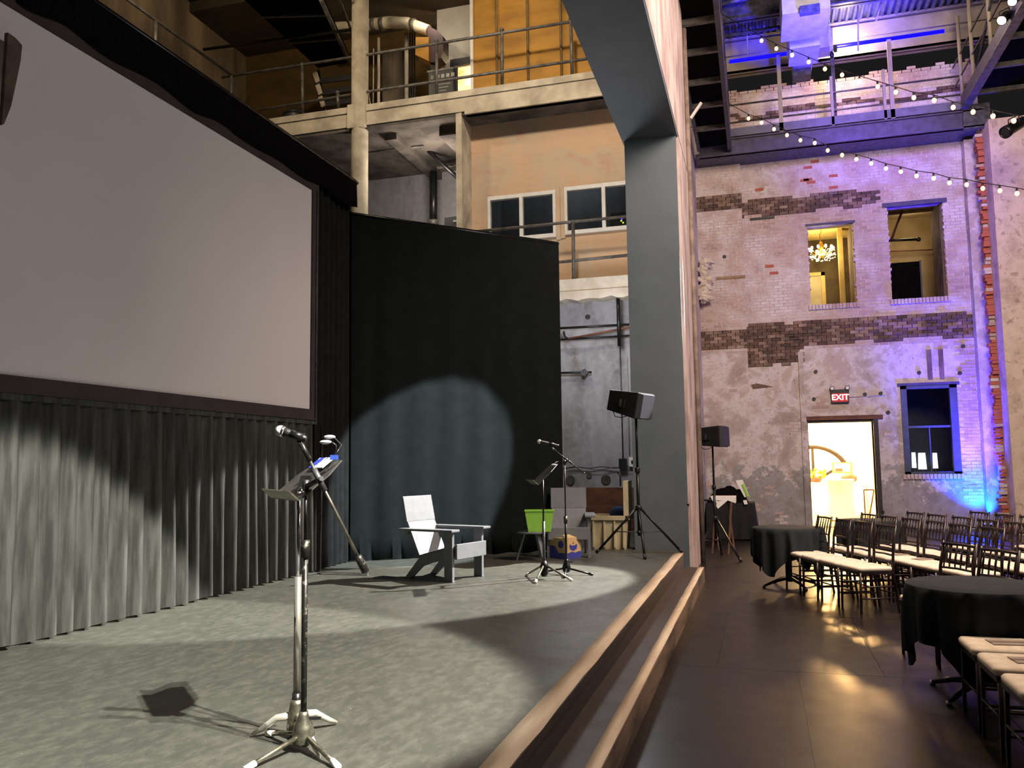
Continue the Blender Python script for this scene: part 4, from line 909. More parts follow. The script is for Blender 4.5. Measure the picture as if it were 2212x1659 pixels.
# ================================================================== HALL FURNITURE
# ---- chairs with turned rails
def chair_proto():
    t = thing('chiavari_chair', 'proto', 'chair')
    w, d, hs, hb = .39, .38, .43, .92
    def B(b, n, m=M_wood): return b.build(n, m, t, False)
    for s_ in (-1, 1):
        B(mb().tube([(d/2, s_*w/2, 0), (d/2-.01, s_*w/2, hs)], [.012, .015], 7), 'front_leg')
        B(mb().tube([(-d/2-.05, s_*w/2*.96, 0), (-d/2, s_*w/2*.96, hs), (-d/2-.02, s_*w/2*.94, .7), (-d/2-.07, s_*w/2*.94, hb)], [.012, .016, .014, .011], 7), 'back_leg')
        for z in (.16, .28): B(mb().tube([(d/2, s_*w/2, z), (-d/2-.03, s_*w/2*.96, z)], .008, 6), 'side_stretcher')
    B(mb().tube([(d/2, -w/2, .22), (d/2, w/2, .22)], .008, 6), 'front_stretcher')
    B(mb().tube([(-d/2-.03, -w/2, .2), (-d/2-.03, w/2, .2)], .008, 6), 'back_stretcher')
    B(mb().box(-d/2-.01, -w/2-.01, hs-.02, d/2+.01, w/2+.01, hs+.012), 'seat_frame')
    for z, x in ((.52, -d/2-.005), (.60, -d/2-.01), (.70, -d/2-.02), (.895, -d/2-.063)):
        B(mb().tube([(x, -w/2*.94, z), (x-.012, 0, z+.004), (x, w/2*.94, z)], .010 if z < .85 else .013, 6), 'cross_rail')
    for k in range(6):
        y = -w/2*.8+w*.8*k/5
        B(mb().tube([(-d/2-.03, y, .70), (-d/2-.045, y, .79), (-d/2-.072, y, .895)], [.006, .009, .006], 6), 'spindle')
    # cushion with rounded corners
    b = mb(); rows = []; R_ = .045
    def outline(g, z):
        pts = []
        for cx, cy, a0 in ((d/2-R_+.02, w/2-R_+.012, 0), (-d/2+R_, w/2-R_+.012, 90), (-d/2+R_, -w/2+R_-.012, 180), (d/2-R_+.02, -w/2+R_-.012, 270)):
            for k in range(5):
                a = RAD(a0+k*22.5); pts.append((cx+(R_-g)*math.cos(a), cy+(R_-g)*math.sin(a), z))
        return pts
    L = [outline(.008, hs+.012), outline(0, hs+.024), outline(0, hs+.042), outline(.012, hs+.054), outline(.034, hs+.057)]
    n = len(L[0]); v = [p for l in L for p in l]
    f = [(i*n+k, i*n+(k+1) % n, (i+1)*n+(k+1) % n, (i+1)*n+k) for i in range(4) for k in range(n)]
    b.add(v, f, True); b.add(L[-1], [tuple(range(n))], True)
    B(b, 'cushion', M_cush)
    return t
U = Vector((.37, -.93, 0)).normalized(); FACE = Vector((-U.y, U.x, 0))*-1   # row direction and the way the seats look
if FACE.x > 0: FACE = -FACE
RZ = math.atan2(FACE.y, FACE.x)
proto = chair_proto(); used = False
def place(p, rz, label, group):
    global used
    o = proto if not used else copy_tree(proto)
    used = True; o.location = p; o.rotation_euler = (0, 0, rz); o['label'] = label; o['group'] = group
    return o
ORD = ['first', 'second', 'third', 'fourth', 'fifth', 'sixth', 'seventh']
def backpt(px, py): 
    p = at_z(px, py, .92); p.z = 0; return p+FACE*.26
A0 = backpt(1782, 1114)
# front row: four chairs by the small draped table
front = [backpt(1782, 1114), backpt(1824, 1120), backpt(1865, 1127), backpt(1916, 1131)]
for i in range(4): front[i] = front[0]+(front[3]-front[0])*(i/3)
for i, p in enumerate(front): place(p, RZ+random.uniform(-.03, .03), f'dark chair, {ORD[i]} from the draped table in the front row', 'chairs of the front row')
R2_ = [backpt(1880, 1108)+U*(.475*i) for i in range(6)]
for i, p in enumerate(R2_): place(p+FACE*random.uniform(-.02, .02), RZ+random.uniform(-.03, .03), f'dark chair, {ORD[i]} from the lit doorway in the second row', 'chairs of the second row')
R3_ = [backpt(1979, 1105)+U*(.475*i) for i in range(-0, 6)]
for i, p in enumerate(R3_): place(p+FACE*random.uniform(-.02, .02), RZ+random.uniform(-.03, .03), f'dark chair, {ORD[i]} from the lit doorway in the third row', 'chairs of the third row')
R4_ = [backpt(1979, 1105)-FACE*.8+U*(.475*i)+U*.15 for i in range(0, 6)]
for i, p in enumerate(R4_): place(p+FACE*random.uniform(-.02, .02), RZ+random.uniform(-.03, .03), f'dark chair, {ORD[i]} from the brick wall in the fourth row', 'chairs of the fourth row')
R5_ = [backpt(1979, 1105)-FACE*1.6+U*(.475*i)-U*.0 for i in range(1, 6)]
for i, p in enumerate(R5_): place(p+FACE*random.uniform(-.02, .02), RZ+random.uniform(-.03, .03), f'dark chair, {ORD[i]} from the brick wall in the rearmost row', 'chairs of the rearmost row')
for i, (px, py) in enumerate(((2080, 1172), (2140, 1183))):
    place(backpt(2080, 1172)+U*(.5*i), RZ+RAD(8), 'dark chair just behind the near draped table, '+('on its left' if i == 0 else 'on its right'), 'chairs behind the near table')
near = []
for i, y in enumerate((5.86, 5.38, 4.88)):
    near.append((1.385, y)); place(Vector((1.385, y, 0)), RAD(180), f'dark chair with ivory cushion and printed sheet, {ORD[i]} in front of the near draped table', 'chairs nearest the camera side')
# printed sheets on seats
pr = NT('printed_sheet')
def _pr():
    v = pr.coord(); x = pr.n('ShaderNodeSeparateXYZ'); pr.l(v, x.inputs[0])
    k = pr.math('ABSOLUTE', x.outputs[1]); s_ = pr.math('GREATER_THAN', k, .025)
    pr.col(pr.mix(s_, '#6f635b', '#a09287')); pr.set(Roughness=.7)
_pr()
for i, (x, y) in enumerate(near):
    o = mb().box(-.11, -.075, 0, .11, .075, .004).build('program_sheet', pr.m); o.location = (x+.04, y+.01, .489); o.rotation_euler = (0, 0, .1)
    tag(o, f'printed sheet on the {ORD[i]} chair in front of the near table', 'paper', 'printed sheets on seats')
for i, p in enumerate((R2_[2], R2_[3], R3_[3])):
    o = mb().box(-.1, -.07, 0, .1, .07, .006).build('program_sheet', pr.m); o.location = p+FACE*-.08+Vector((0, 0, .489)); o.rotation_euler = (0, 0, RZ+.3)
    tag(o, f'grey folded sheet on the {("third", "fourth")[i] if i < 2 else "fourth"} chair of the {"second" if i < 2 else "third"} row', 'paper', 'printed sheets on seats')
# ---- draped round tables
def draped_table(label, clabel, c, R, a, rz, seed, th=.75):
    t = thing('round_table', label, 'table', (c[0], c[1], 0)); c = Vector((c[0], c[1], 0))
    mb().lathe([(R-.01, th-.03), (R, th-.02), (R, th-.004)], 36, c).build('tabletop', M_blackp, t)
    mb().tube([c+Vector((0, 0, .06)), c+Vector((0, 0, th-.03))], .035, 12).build('column', M_black, t)
    for k in range(4):
        q = Vector((math.cos(k*math.pi/2+rz+.3), math.sin(k*math.pi/2+rz+.3), 0)); e = c+q*(R*.85)+Vector((0, 0, .02))
        lg = mb().tube([c+Vector((0, 0, .11)), c+q*R*.5+Vector((0, 0, .07)), e], [.025, .02, .015], 8).build('foot', M_black, t)
        mb().lathe([(.018, 0), (.022, .01), (.018, .03)], 10, (e.x, e.y, 0)).build('glide', M_chrome, lg)
    n = 128; rows = []
    for v in range(3): rows.append([(c.x+R*(v/2*.98+.02)*math.cos(2*math.pi*k/n), c.y+R*(v/2*.98+.02)*math.sin(2*math.pi*k/n), th+.003) for k in range(n+1)])
    for v in range(0, 10):
        s_ = v/9; r_ = []
        for k in range(n+1):
            th_ = 2*math.pi*k/n; ang = th_-rz; L = min(a/max(abs(math.cos(ang)), abs(math.sin(ang))), a*1.30)-R
            kk = k % n; tt = 2*math.pi*kk/n
            w = noise.noise(Vector((math.cos(tt)*3, math.sin(tt)*3, seed)))
            fold = (.042*math.sin(tt*13+2*w+seed)+.02*math.sin(tt*22+seed*2+3*w))*s_**.6*(1-.25*s_)
            rr_ = R+.006+.03*s_*(1-s_)+fold-.03*s_*max(0, (L/(a*1.3-R))-.7)
            r_.append((c.x+rr_*math.cos(th_), c.y+rr_*math.sin(th_), max(.01, th-.002-L*s_*(.985+.02*w))))
        rows.append(r_)
    cl = mb().sheet(rows).build('tablecloth', M_cloth); tag(cl, clabel, 'tablecloth', 'dark cloths on the round tables')
    return t
cA = at_z(1701, 1137.5, .76); cB = (1.40, 6.50); cC = at_z(1878, 1122, .76)
draped_table('small round table in the aisle left of the front row', 'charcoal cloth over the small table left of the front row', (cA.x, cA.y), .435, .80, RAD(12), 1.3)
draped_table('small round table near the white-seated chairs at the hall front', 'charcoal cloth over the near round table', cB, .44, .80, RAD(28), 4.1)
draped_table('small round table in front of the lit doorway', 'charcoal cloth over the table in front of the lit doorway', (cC.x, cC.y), .43, .80, RAD(5), 7.7)
# ---- black clothed table by the wall
t = thing('long_table', 'long table under a black cloth against the brick wall', 'table', (-.62, 18.2, 0))
for x in (-1.0, -.3):
    for y in (17.9, 18.5): mb().tube([(x, y, 0), (x, y, .72)], .018, 8).build('leg', M_black, t)
mb().box(-1.08, 17.85, .71, -.15, 18.6, .745).build('tabletop', M_black, t)
rows = []; n = 96
per_ = [(-1.09, 17.83), (-.12, 17.83), (-.12, 18.62), (-1.09, 18.62)]
def perim(u):
    L = [.97, .79, .97, .79]; d = u*sum(L)
    for i in range(4):
        if d <= L[i] or i == 3:
            a, c = Vector(per_[i]), Vector(per_[(i+1) % 4]); e = (c-a).normalized(); return a+e*min(d, L[i]), Vector((e.y, -e.x))
        d -= L[i]
for z, f_ in ((.752, 0), (.74, .1), (.5, .6), (.25, .9), (.03, 1.1)):
    r_ = []
    for k in range(n+1):
        p, nn = perim(k/n); w = math.sin(k*1.05)*.022*f_+.05*f_; r_.append((p.x+nn.x*w, p.y+nn.y*w, z))
    rows.append(r_)
b = mb().sheet(rows); b.box(-1.08, 17.84, .748, -.13, 18.61, .754)
tag(b.build('tablecloth', mat('black_tablecloth', '#111013', '#19171b', .9, 20), None), 'black floor-length cloth on the long table by the brick wall', 'tablecloth')
bb = mb(); rows = []
for i in range(13):
    r_ = []
    for j in range(13):
        u, v = i/12*2-1, j/12*2-1; h = max(0, 1-u*u)*max(0, 1-v*v)
        r_.append((-.66+.42*u, 18.2+.28*v, .756+.3*h**.6*(1+.5*noise.noise(Vector((u*2, v*2, 4))))))
    rows.append(r_)
tag(bb.sheet(rows).build('coat_heap', M_blackcloth), 'heap of black cloth lying on the long table', 'cloth')
def Y18(px, py, y=18.0): return at_y(px, py, y)
t = thing('leaning_sign', 'white and lime green board leaning on the cloth heap', 'sign', Y18(1605, 1075))
mb().prism([Y18(1589, 1038), Y18(1604, 1036), Y18(1620, 1074), Y18(1608, 1074)], (0, .03, 0)).build('board', M_white, t)
mb().prism([Y18(1602, 1047, 17.98), Y18(1606, 1044, 17.98), Y18(1619, 1073, 17.98), Y18(1613, 1073, 17.98)], (0, .015, 0)).build('green_edge', M_green, t)
tag(mb().prism([at_y(1605, 1081, 17.76), at_y(1613, 1080, 17.76), at_y(1615, 1089, 17.76), at_y(1608, 1090, 17.76)], (0, .01, 0)).build('price_card', M_white), 'small white card on the front of the black long table', 'card')
t = thing('tray_stand', 'folding wooden tray stand in front of the black table', 'stand', at_y(1580, 1195, 15.6))
zt = at_y(1560, 1083, 15.6).z
e1, e2 = at_z(1574, 1197, 0), at_z(1587, 1190, 0)
for (p, px) in ((e1, 1580), (e2, 1572), (e1+Vector((-.28, .1, 0)), 1546), (e2+Vector((-.28, .1, 0)), 1540)):
    q = at_y(px, 1085, p.y); mb().bar((p.x, p.y, 0), (q.x, p.y, zt), .03, .02).build('leg', mat('honey_wood', '#5a3a28', '#7a5238', .6, 8), t)
t2 = thing('tray', 'oval tray under a white napkin on the folding stand', 'tray', at_y(1552, 1080, 15.6))
c = at_y(1553, 1080, 15.7); mb().lathe([(.26, 0), (.29, .02), (.27, .03)], 24, (c.x, c.y, zt)).build('tray_base', M_blackp, t2)
q = [at_y(1535, 1072, 15.55), at_y(1588, 1073, 15.55), at_y(1589, 1086, 15.45), at_y(1572, 1082, 15.45), at_y(1551, 1101, 15.42)]
tag(mb().prism([at_y(px, py, 15.42) for px, py in ((1534, 1073), (1589, 1073), (1589, 1087), (1572, 1081), (1551, 1099))], (0, .5, 0)).build('napkin', M_white), 'white napkin hanging over the front of the tray', 'napkin')
# ---- lobby seen through the doorway
t = thing('buffet_table', 'white clothed buffet along the lobby wall', 'table', (1.7, 26.3, 0))
mb().box(.6, 26.0, 0, 2.9, 26.7, .92).build('cloth_skirt', M_white, t); mb().box(.58, 25.98, .92, 2.92, 26.72, .95).build('top', M_white, t)
c = at_y(1818, 1100, 24.0); t = thing('cocktail_table', 'tall white draped cocktail table just inside the lobby', 'table', (c.x, c.y, 0))
pr_ = [(.36, .02), (.30, .5), (.33, 1.02), (.36, 1.07), (.34, 1.09)]; b = mb(); rows = []
for r, z in pr_: rows.append([(c.x+(r+.02*math.sin(k*.9)*(z < .9))*math.cos(2*math.pi*k/40), c.y+(r+.02*math.sin(k*.9)*(z < .9))*math.sin(2*math.pi*k/40), z) for k in range(41)])
b.sheet(rows); b.add(rows[-1][:-1], [tuple(range(40))]); b.build('cloth', M_white, t)
c0 = at_y(1748, 1010, 27.2); t = thing('iron_wheel', 'large dark iron flywheel arc behind the buffet', 'wheel', (c0.x, 26.95, .3))
cx, cz, Rw = at_y(1758, 1040, 26.95).x, at_y(1758, 1040, 26.95).z, 1.05
mb().tube([(cx+Rw*math.cos(RAD(a)), 26.95, cz+Rw*math.sin(RAD(a))) for a in range(0, 361, 10)], .07, 8).build('rim', mat('dark_iron', '#1e150e', '#2a1e14', .6, 6), t)
for a in range(30, 390, 60): mb().bar((cx, 26.95, cz), (cx+Rw*math.cos(RAD(a)), 26.95, cz+Rw*math.sin(RAD(a))), .08, .06, (0, 1, 0)).build('spoke', _mats['dark_iron'], t)
mb().lathe([(.16, -.1), (.16, .1)], 14, (cx, 26.95, cz), Matrix.Rotation(RAD(90), 3, 'X')).build('hub', M_brownp, t)
t = thing('framed_sign', 'framed picture standing on the lobby buffet', 'picture', at_y(1820, 1022, 26.2))
a, c = at_y(1797, 999, 26.2), at_y(1842, 1022, 26.2)
mb().box(a.x, 26.2, c.z, c.x, 26.23, a.z).build('frame', mat('oak_frame', '#a8773a', '#be8a48', .6, 8), t)
mb().box(a.x+.05, 26.19, c.z+.04, c.x-.06, 26.2, a.z-.03).build('picture_sheet', M_white, t)
mb().box(a.x+.08, 26.18, c.z+.05, a.x+.28, 26.19, c.z+.14).build('printed_block', M_brownp, t)
t = thing('serving_urn', 'dark serving dish on the right part of the buffet', 'dish', at_y(1835, 1035, 26.2)); c = at_y(1835, 1045, 26.3)
mb().lathe([(.12, .95), (.22, 1.0), (.22, 1.1), (.1, 1.2), (.02, 1.22)], 18, (c.x, 26.35, 0)).build('dome', M_brownp, t); mb().ball((c.x, 26.35, 1.24), .03, 8, 6).build('knob', M_black, t)
c = at_y(1765, 1030, 26.3); t = thing('flower_bowl', 'small bowl of yellow greenery on the left part of the buffet', 'flowers', (c.x, 26.35, .95))
mb().lathe([(.08, 0), (.14, .08), (.15, .14)], 14, (c.x, 26.35, .95)).build('bowl', M_brownp, t)
b = mb()
for i in range(22):
    q = Vector((c.x+random.uniform(-.2, .25), 26.35+random.uniform(-.1, .1), 1.1+random.uniform(.0, .22))); b.ball(q, random.uniform(.03, .06), 6, 4)
tag(b.build('foliage', mat('yellow_green_leaf', '#8a9a20', '#c0b030', .7, 10), t), kind='stuff')
t = thing('folding_rack', 'thin dark folding rack standing in the doorway', 'rack', at_z(1875, 1120, 0))
f0, f1 = at_y(1868, 1112, 22.4), at_y(1868, 1057, 22.4)
for a, c in (((1866, 1058), (1870, 1128)), ((1888, 1058), (1876, 1128)), ((1866, 1058), (1888, 1058))):
    mb().tube([at_y(*a, 22.4), at_y(*c, 22.4)], .018, 6).build('bar', M_brownp, t)
for a, c in (((1866, 1058), (1870, 1128)), ((1888, 1058), (1876, 1128))): mb().tube([at_y(*a, 22.7), at_y(*c, 22.7)], .015, 6).build('bar', M_brownp, t)
# glowing shapes and stems added for white reflections in the lower window
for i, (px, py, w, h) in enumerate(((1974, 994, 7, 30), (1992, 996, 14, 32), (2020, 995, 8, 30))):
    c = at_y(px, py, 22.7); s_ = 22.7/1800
    o = thing('reflection_shape', ['narrow', 'widest', 'slanting'][i]+' white glowing shape standing in for a reflection in the lower window', 'lamp', c)
    mb().add([c+Vector((a*w*.5*s_, d_, e*h*.5*s_)) for e, k in ((-1, 1.0), (1, .8)) for a, d_ in ((-k, -.05), (k, -.05), (k, .05), (-k, .05))], [(0, 3, 2, 1), (4, 5, 6, 7), (0, 1, 5, 4), (1, 2, 6, 5), (2, 3, 7, 6), (3, 0, 4, 7)]).build('glow_body', emis('reflection_glow', '#f4f2ff', 1.6), o)
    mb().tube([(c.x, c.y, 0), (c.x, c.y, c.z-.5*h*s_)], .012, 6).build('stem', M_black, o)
# ---- exit sign
c = at_y(1814, 857, YB); t = thing('exit_sign', 'red lit exit sign with two lamp heads above the doorway', 'sign', c)
mb().box(c.x-.2, YB-.09, c.z-.15, c.x+.2, YB, c.z+.10).build('case', M_blackp, t)
mb().box(c.x-.175, YB-.10, c.z-.125, c.x+.175, YB-.09, c.z+.075).build('red_face', M_redled, t)
fc = bpy.data.curves.new('exit_text', 'FONT'); fc.body = 'EXIT'; fc.size = .19; fc.align_x = 'CENTER'; fc.align_y = 'CENTER'; fc.extrude = .004; fc.offset = .004; fc.materials.append(M_exit)
o = bpy.data.objects.new('lettering', fc); COL.objects.link(o); bpy.context.view_layer.update(); me = bpy.data.meshes.new_from_object(o.evaluated_get(bpy.context.evaluated_depsgraph_get())); bpy.data.objects.remove(o); me.materials.clear(); me.materials.append(M_exit); o = bpy.data.objects.new('lettering', me); COL.objects.link(o); o.parent = t; o.location = (0, -.106, -.025); o.rotation_euler = (RAD(90), 0, 0)
mb().box(c.x-.21, YB-.07, c.z+.10, c.x+.21, YB, c.z+.17).build('battery_bar', M_blackp, t)
for s_ in (-1, 1):
    lh = mb().lathe([(.04, 0), (.055, .03), (.055, .07)], 12, (c.x+s_*.17, YB-.03, c.z+.2), Matrix.Rotation(RAD(90), 3, 'X')).build('lamp_head', M_blackp, t)
    mb().lathe([(.04, 0), (.04, .008)], 12, (c.x+s_*.17, YB-.1, c.z+.2), Matrix.Rotation(RAD(90), 3, 'X')).build('lens', M_white, lh)
pipe_thing('conduit', 'thin conduit running from the exit sign along the wall', 'conduit', [(c.x+.2, YB-.01, c.z-.02), (c.x+1.0, YB-.01, c.z-.0)], .012, M_plaster)
# ---- upstairs rooms
cc = at_y(1774, 542, 23.2); t = thing('chandelier', 'glowing crystal chandelier in the left upper window', 'chandelier', cc)
mb().tube([(cc.x, cc.y, 7.75), (cc.x+.03, cc.y, cc.z+.55), (cc.x-.02, cc.y, cc.z+.45), (cc.x, cc.y, cc.z+.1)], .012, 6).build('chain', mat('brass', '#b08a3a', '#c89e4a', .3, 8, .9), t)
mb().lathe([(.02, -.25), (.07, -.15), (.03, 0), (.08, .12), (.03, .25)], 14, cc).build('stem', _mats['brass'], t)
for k in range(10):
    a = 2*math.pi*k/10; q = Vector((math.cos(a), math.sin(a), 0))
    ar = mb().tube([cc+Vector((0, 0, .02)), cc+q*.17+Vector((0, 0, -.1)), cc+q*.30+Vector((0, 0, .0))], .01, 6).build('arm', _mats['brass'], t)
    mb().ball(cc+q*.30+Vector((0, 0, .06)), .032, 8, 6, (1, 1, 1.5)).build('candle_bulb', emis('chandelier_bulb', '#ffe2a0', 26), ar)
b = mb()
for i in range(120):
    a = random.uniform(0, 6.28); r = random.uniform(.12, .36); b.ball(cc+Vector((r*math.cos(a), r*math.sin(a), random.uniform(-.22, .0)-.1*(1-r/.36))), .016, 5, 4)
tag(b.build('crystals', emis('lit_crystal', '#ffdf9a', 2.5), t), kind='stuff')
light('POINT', 'chandelier_glow', (cc.x, cc.y, cc.z-.05), 130, (1, .78, .36), size=.3)
p = at_y(1822, 655, 23.4); struct(mb().box(p.x-.07, 23.3, 4.6, p.x+.05, 23.5, 7.75), 'trim_3', M_gold)
a, c = at_y(1744, 590, 24.35), at_y(1787, 700, 24.35)
d2 = struct(mb().box(c.x-.1, 24.33, 4.6, c.x, 24.4, a.z).box(.45, 24.33, a.z-.1, c.x, 24.4, a.z), 'door_2', M_gold); mb().box(.45, 24.36, 4.6, c.x-.1, 24.4, a.z-.1).build('door_leaf', mat('pale_door', '#a89a70', '#b8aa80', .6, 3), d2)
t = thing('partition_board', 'large black panel standing in the right upper room', 'panel', at_y(1960, 640, 23.5))
a, c = at_y(1880, 572, 23.6), at_y(1994, 640, 23.6); mb().box(3.0, 23.6, 4.6, c.x, 23.66, a.z).build('board', M_blackcloth, t)
mb().box(c.x-.04, 23.58, 4.6, c.x, 23.68, a.z+.02).build('edge_frame', M_black, t)
t = pipe_thing('room_pipe', 'dark pipe slanting under the right upper room ceiling', 'pipe', [at_y(1955, 440, 22.6), at_y(1925, 519, 22.9)], .03, M_brownp)
t = pipe_thing('room_pipe', 'dark level pipe with a blunt end in the right upper room', 'pipe', [at_y(1900, 520, 22.9), at_y(1984, 517, 22.9)], .035, M_black)
mb().ball(at_y(1984, 517, 22.9), .06, 8, 6).build('end_cap', M_black, t)
pipe_thing('room_pipe', 'thin brown pipe low on the right upper room wall', 'pipe', [at_y(1900, 544, 24.4), at_y(2050, 538, 24.4)], .02, M_brownp)

# ================================================================== OVERHEAD
def z9(px, py): return at_y(px, py, 20.3)
# far walkway
t = thing('walkway', 'steel walkway across the upper brick wall', 'walkway', (2, 20.3, 9))
mb().box(-1.1, 20.26, 8.98, 5.2, 20.34, 9.38).box(-1.1, 20.2, 8.98, 5.2, 20.34, 9.01).box(-1.1, 20.2, 9.35, 5.2, 20.34, 9.38).build('edge_channel', mat('violet_grey_steel', '#3e3a46', '#4c4755', .5, 6, .3), t)
mb().box(-1.2, 20.34, 9.08, 5.1, YB-.01, 9.12).build('deck', M_steel, t)
mb().box(-.35, 20.22, 9.42, 4.75, 20.30, 9.62).build('kick_plate', mat('grey_plate', '#5b5860', '#6b6872', .5, 6, .3), t)
for pz in (z9(1577, 229).z, z9(1574, 267).z): mb().tube([(-.37, 20.28, pz), (4.7, 20.28, pz)], .022, 6).build('rail', M_pipe, t)
for px in (1688, 1800, 1914, 1930):
    p = z9(px, 280); wd_ = .045 if px in (1688, 1930) else .03
    mb().box(p.x-wd_, 20.22, 9.4, p.x+wd_, 20.30, 11.3 if px in (1688, 1930) else 10.6).build('post', M_ibeam, t)
mb().box(z9(1807, 280).x-.04, 20.4, 9.1, z9(1807, 280).x+.04, 20.48, 11.4).build('post', M_steel, t)
b = mb(); x = -.35
while x < .9: b.tube([(x, 20.36, 9.1), (x, 20.36, 9.45)], .004, 4); x += .045
z = 9.12
while z < 9.45: b.tube([(-.35, 20.36, z), (.9, 20.36, z)], .004, 4); z += .045
tag(b.build('wire_mesh', M_pipe, t), kind='stuff')
# left walkway: rails, cross bars, dark deck
t = thing('walkway', 'dark walkway along the left side wall seen from below', 'walkway', (-.7, 17, 9.1))
mb().box(-1.14, 7, 9.12, -1.06, 20.18, 9.30).build('side_beam', M_steel, t)
mb().box(-.42, 7, 9.05, -.33, 20.18, 9.35).build('side_beam', mat('violet_grey_steel', '#5d5868'), t)
mb().box(-1.06, 7, 9.22, -.42, 20.18, 9.26).build('deck', M_blackcloth, t)
for py in (278, 228, 176, 110, 44, -40, -160, -330): y = at_z(1535, py, 9.15).y; mb().box(-1.06, y-.045, 9.12, -.42, y+.045, 9.22).build('cross_bar', M_pipe, t)
for y in (20.0, 18.0, 16.0, 14.0): mb().tube([(-.36, y, 9.3), (-.36, y, 10.3)], .025, 6).build('post', M_pipe, t)
mb().tube([(-.36, 8, 10.3), (-.36, 20.2, 10.3)], .022, 6).build('rail', M_pipe, t)
p = at_z(1497, 255, 8.7); tt = thing('wall_bracket', 'short white bracket arm below the left walkway', 'bracket', p)
mb().bar(at_y(1492, 256, p.y), at_y(1515, 222, p.y), .06, .05).build('arm', M_white, tt); mb().bar(at_y(1490, 258, p.y), at_y(1492, 275, p.y), .05, .05).build('mount', M_pipe, tt)
# right walkway
t = thing('walkway', 'dark walkway at the upper right with a sloping edge beam', 'walkway', (5, 17, 9.6))
mb().box(4.68, 7, 9.42, 4.78, 20.19, 9.72).build('side_beam', mat('violet_grey_steel', '#5d5868'), t)
mb().box(4.66, 7, 9.40, 4.84, 20.19, 9.44).build('lower_flange', M_pipe, t)
mb().box(4.78, 7, 9.62, 7.5, 19.85, 9.66).build('deck', M_blackcloth, t)
for py in (195, 142, 83, 20, -60): y = at_z(2165, py, 9.55).y; mb().box(4.78, y-.04, 9.52, 7.5, y+.04, 9.62).build('cross_bar', M_pipe, t)
for y, k in ((20.2, .0), (19.2, .25), (17.8, -.1), (16.4, .3), (15.2, 0)):
    mb().tube([(4.72, y, 9.7), (4.72, y, 11.6)], .04, 6).build('post', M_ibeam, t)
mb().tube([(4.72, 18.9, 9.7), (4.72, 16.4, 11.3)], .03, 6).build('brace', M_steel, t)
for z in (10.2, 10.7): mb().tube([(4.72, 8, z), (4.72, 20.9, z)], .022, 6).build('rail', M_pipe, t)
mb().box(4.7, 20.2, 8.95, 5.25, 20.34, 9.5).build('end_gusset', M_steel, t)
pipe_thing('tie_beam', 'long purple-lit tie rod crossing below the roof', 'beam', [at_y(1553, 80, 19.8), at_y(1790, 42, 19.8)], .05, M_steel)
pipe_thing('tie_beam', 'short upper tie rod at the left walkway corner', 'beam', [at_y(1550, 10, 18.8), at_y(1620, -4, 18.8)], .05, M_steel)
for a, c, lab in (((1612, 2), (1615, 118), 'thin hanger rod left of the duct'), ((1690, 40), (1688, 84), 'short hanger rod beside the duct'), ((1853, 0), (1854, 110), 'thin hanger rod in front of the lit beam'), ((1905, 0), (1893, 45), 'leaning hanger rod right of the duct')):
    pipe_thing('hanger_rod', lab, 'rod', [at_y(*a, 20.0), at_y(*c, 20.0)], .018, M_ibeam)
# duct in three steps
t = thing('air_duct', 'stepped white air duct hanging below the roof', 'duct', at_y(1740, 100, 19))
def dbox(px0, px1, pyt, pyb, y0, y1, n, m=M_duct):
    a, c = at_y(px0, pyb, y0), at_y(px1, pyt, y0); return mb().box(a.x, y0, a.z, c.x, y1, c.z).build(n, m, t)
dbox(1690, 1790, -60, 32, 17.4, 18.6, 'unit_case'); dbox(1706, 1768, 20, 106, 19.0, 19.9, 'riser_section'); dbox(1713, 1752, 90, 146, 20.2, 20.8, 'lower_section'); dbox(1713, 1752, 144, 165, 20.3, 20.7, 'outlet_grille', M_steel)
dbox(1728, 1771, 6, 30, 17.3, 17.42, 'return_grille', M_steel); dbox(1768, 1798, 60, 104, 20.0, 20.5, 'side_box', M_ibeam)
a, c = at_y(1706, 30, 18.5), at_y(1768, 20, 18.5); mb().box(a.x, 18.4, a.z, c.x, 20.5, a.z+.5).build('spine', M_duct, t)
# chain
t = thing('hoist_chain', 'pale hoist chain hanging beside the lit beam', 'chain', at_y(1790, 60, 19.6)); b = mb(); p0, p1 = at_y(1784, -20, 19.6), at_y(1797, 118, 19.6); n = 44
for i in range(n):
    c = p0.lerp(p1, i/(n-1)); a = (i % 2)*math.pi/2; ring = [c+Vector((math.cos(a)*.028*math.cos(k), math.sin(a)*.028*math.cos(k), .035*math.sin(k))) for k in [2*math.pi*j/8 for j in range(9)]]
    b.tube(ring, .007, 5)
tag(b.build('links', M_duct, t), kind='stuff'); mb().lathe([(.03, -.08), (.05, 0), (.03, .08)], 10, p1).build('hook_block', M_black, t)
# work light on the roof beam
p = at_y(1796, 108, 20.55); t = thing('flood_lamp', 'bright warm flood lamp washing the beige roof beam', 'lamp', p)
mb().cbox(p+Vector((0, -.05, 0)), (.24, .06, .16)).build('housing', M_black, t); mb().cbox(p+Vector((0, -.01, 0)), (.2, .02, .12)).build('lens', emis('flood_lens', '#ffe0a0', 20), t)
light('POINT', 'flood_glow', (p.x+.35, 20.5, p.z+.08), 110, (1, .78, .46), size=.08)
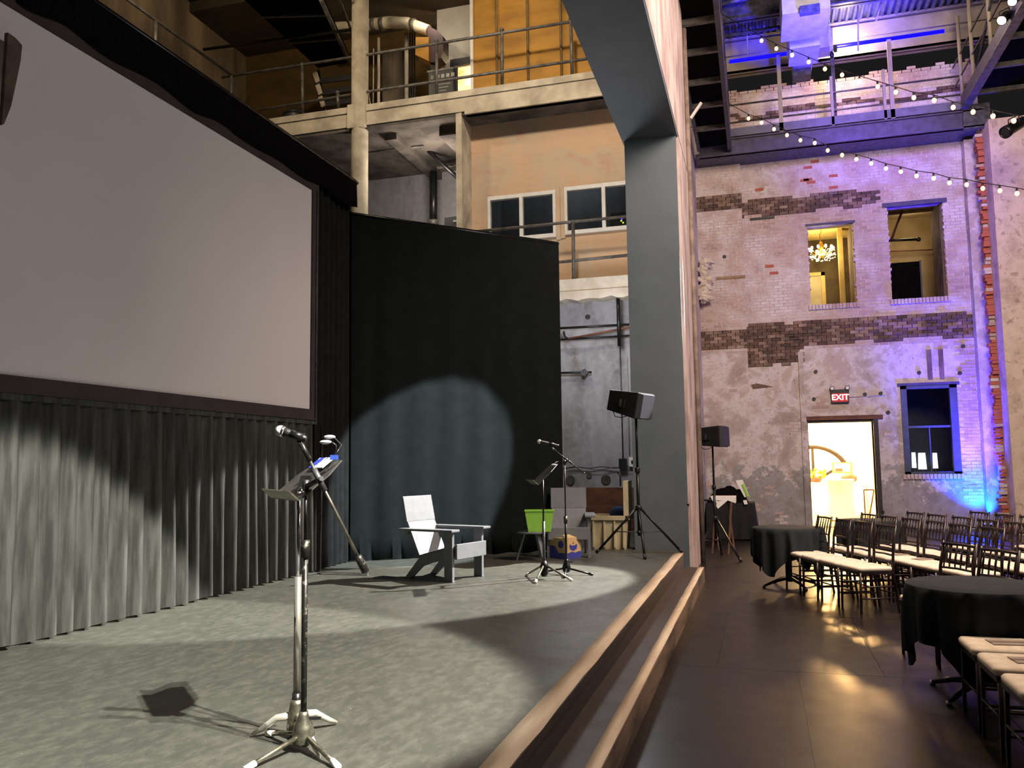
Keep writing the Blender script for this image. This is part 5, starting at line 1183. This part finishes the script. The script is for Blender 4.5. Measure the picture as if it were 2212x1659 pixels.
# spotlights in view
def lantern(label, c, tgt, r, L, lens):
    c = Vector(c); d = (Vector(tgt)-c).normalized(); q = d.to_track_quat('Z', 'Y').to_matrix(); t = thing('stage_lantern', label, 'spotlight', c)
    mb().lathe([(r*.7, -L), (r*.9, -L*.8), (r*.9, -L*.2), (r, -L*.15), (r, 0), (r*.86, 0), (r*.86, -.03)], 18, c, q).build('body', M_black, t)
    mb().lathe([(r*.84, -.03), (r*.84, -.02)], 18, c, q).build('lens', lens, t)
    s_ = q@Vector((1, 0, 0)); m_ = c-d*L*.5
    mb().tube([m_+s_*r, m_+s_*r+Vector((0, 0, r*1.6)), m_-s_*r+Vector((0, 0, r*1.6)), m_-s_*r], .012, 6).build('yoke', M_black, t); return t
lantern('glaring spotlight on the upper right walkway edge', SPOT_B, (-3.0, 8.5, .6), .09, .3, M_lens)
lantern('second glaring spotlight cut by the upper frame edge', at_x(2186, 4, 4.5), (-3.0, 4.5, .6), .08, .28, M_lens)
c = at_y(2170, 287, 17.5); lantern('black unlit cylinder spotlight right of the string lights', c, c+Vector((-.5, -.3, -.35)), .12, .55, M_blackp)
# string lights
def light_string(label, pix, ya, yb, ends):
    n = len(pix); P = [at_y(px, py, ya+(yb-ya)*i/(n-1)) for i, (px, py) in enumerate(pix)]
    t = thing('light_string', label, 'string lights', P[0]); wp = []
    for i, p in enumerate([at_y(*ends[0], ya+.3)]+P+[at_y(*ends[1], yb-.3)]): wp.append(p+Vector((0, 0, .10)))
    mb().tube(wp, .008, 5).build('cable', M_blackp, t)
    for p in P:
        so = mb().lathe([(.018, .04), (.02, .06), (.016, .10)], 8, p).build('socket', M_blackp, t)
        mb().ball(p, .037, 10, 8, (1, 1, 1.15)).build('bulb', M_bulb, t)
    return P
PA = light_string('upper string of warm bulbs crossing the hall to the upper right', [(1645, 88), (1677, 105), (1711, 119), (1747, 134), (1782, 149), (1819, 162), (1857, 175), (1896, 187), (1935, 199), (1974, 211), (2018, 217), (2059, 232), (2102, 242), (2145, 251), (2190, 261)], 17.5, 14.6, ((1560, 40), (2260, 275)))
PB = light_string('lower string of warm bulbs in front of the brick wall', [(1617, 256), (1645, 265), (1672, 279), (1700, 292), (1729, 303), (1760, 309), (1788, 325), (1819, 335), (1850, 344), (1882, 353), (1914, 364), (1946, 371), (1980, 380), (2017, 385), (2051, 395), (2088, 399), (2123, 407), (2160, 412), (2197, 418)], 19.2, 16.2, ((1560, 225), (2260, 430)))
# pipes and small fixtures on the wall
t = thing('uplight', 'blue-lit uplight standing in the corner of the brick wall', 'lamp', (4.8, 20.85, 0))
mb().box(4.7, 20.78, 0, 4.9, 20.95, .15).build('housing', M_blackp, t); mb().cbox((4.8, 20.87, .155), (.16, .1, .012)).build('lens', emis('blue_lens', '#1030ff', 6), t)
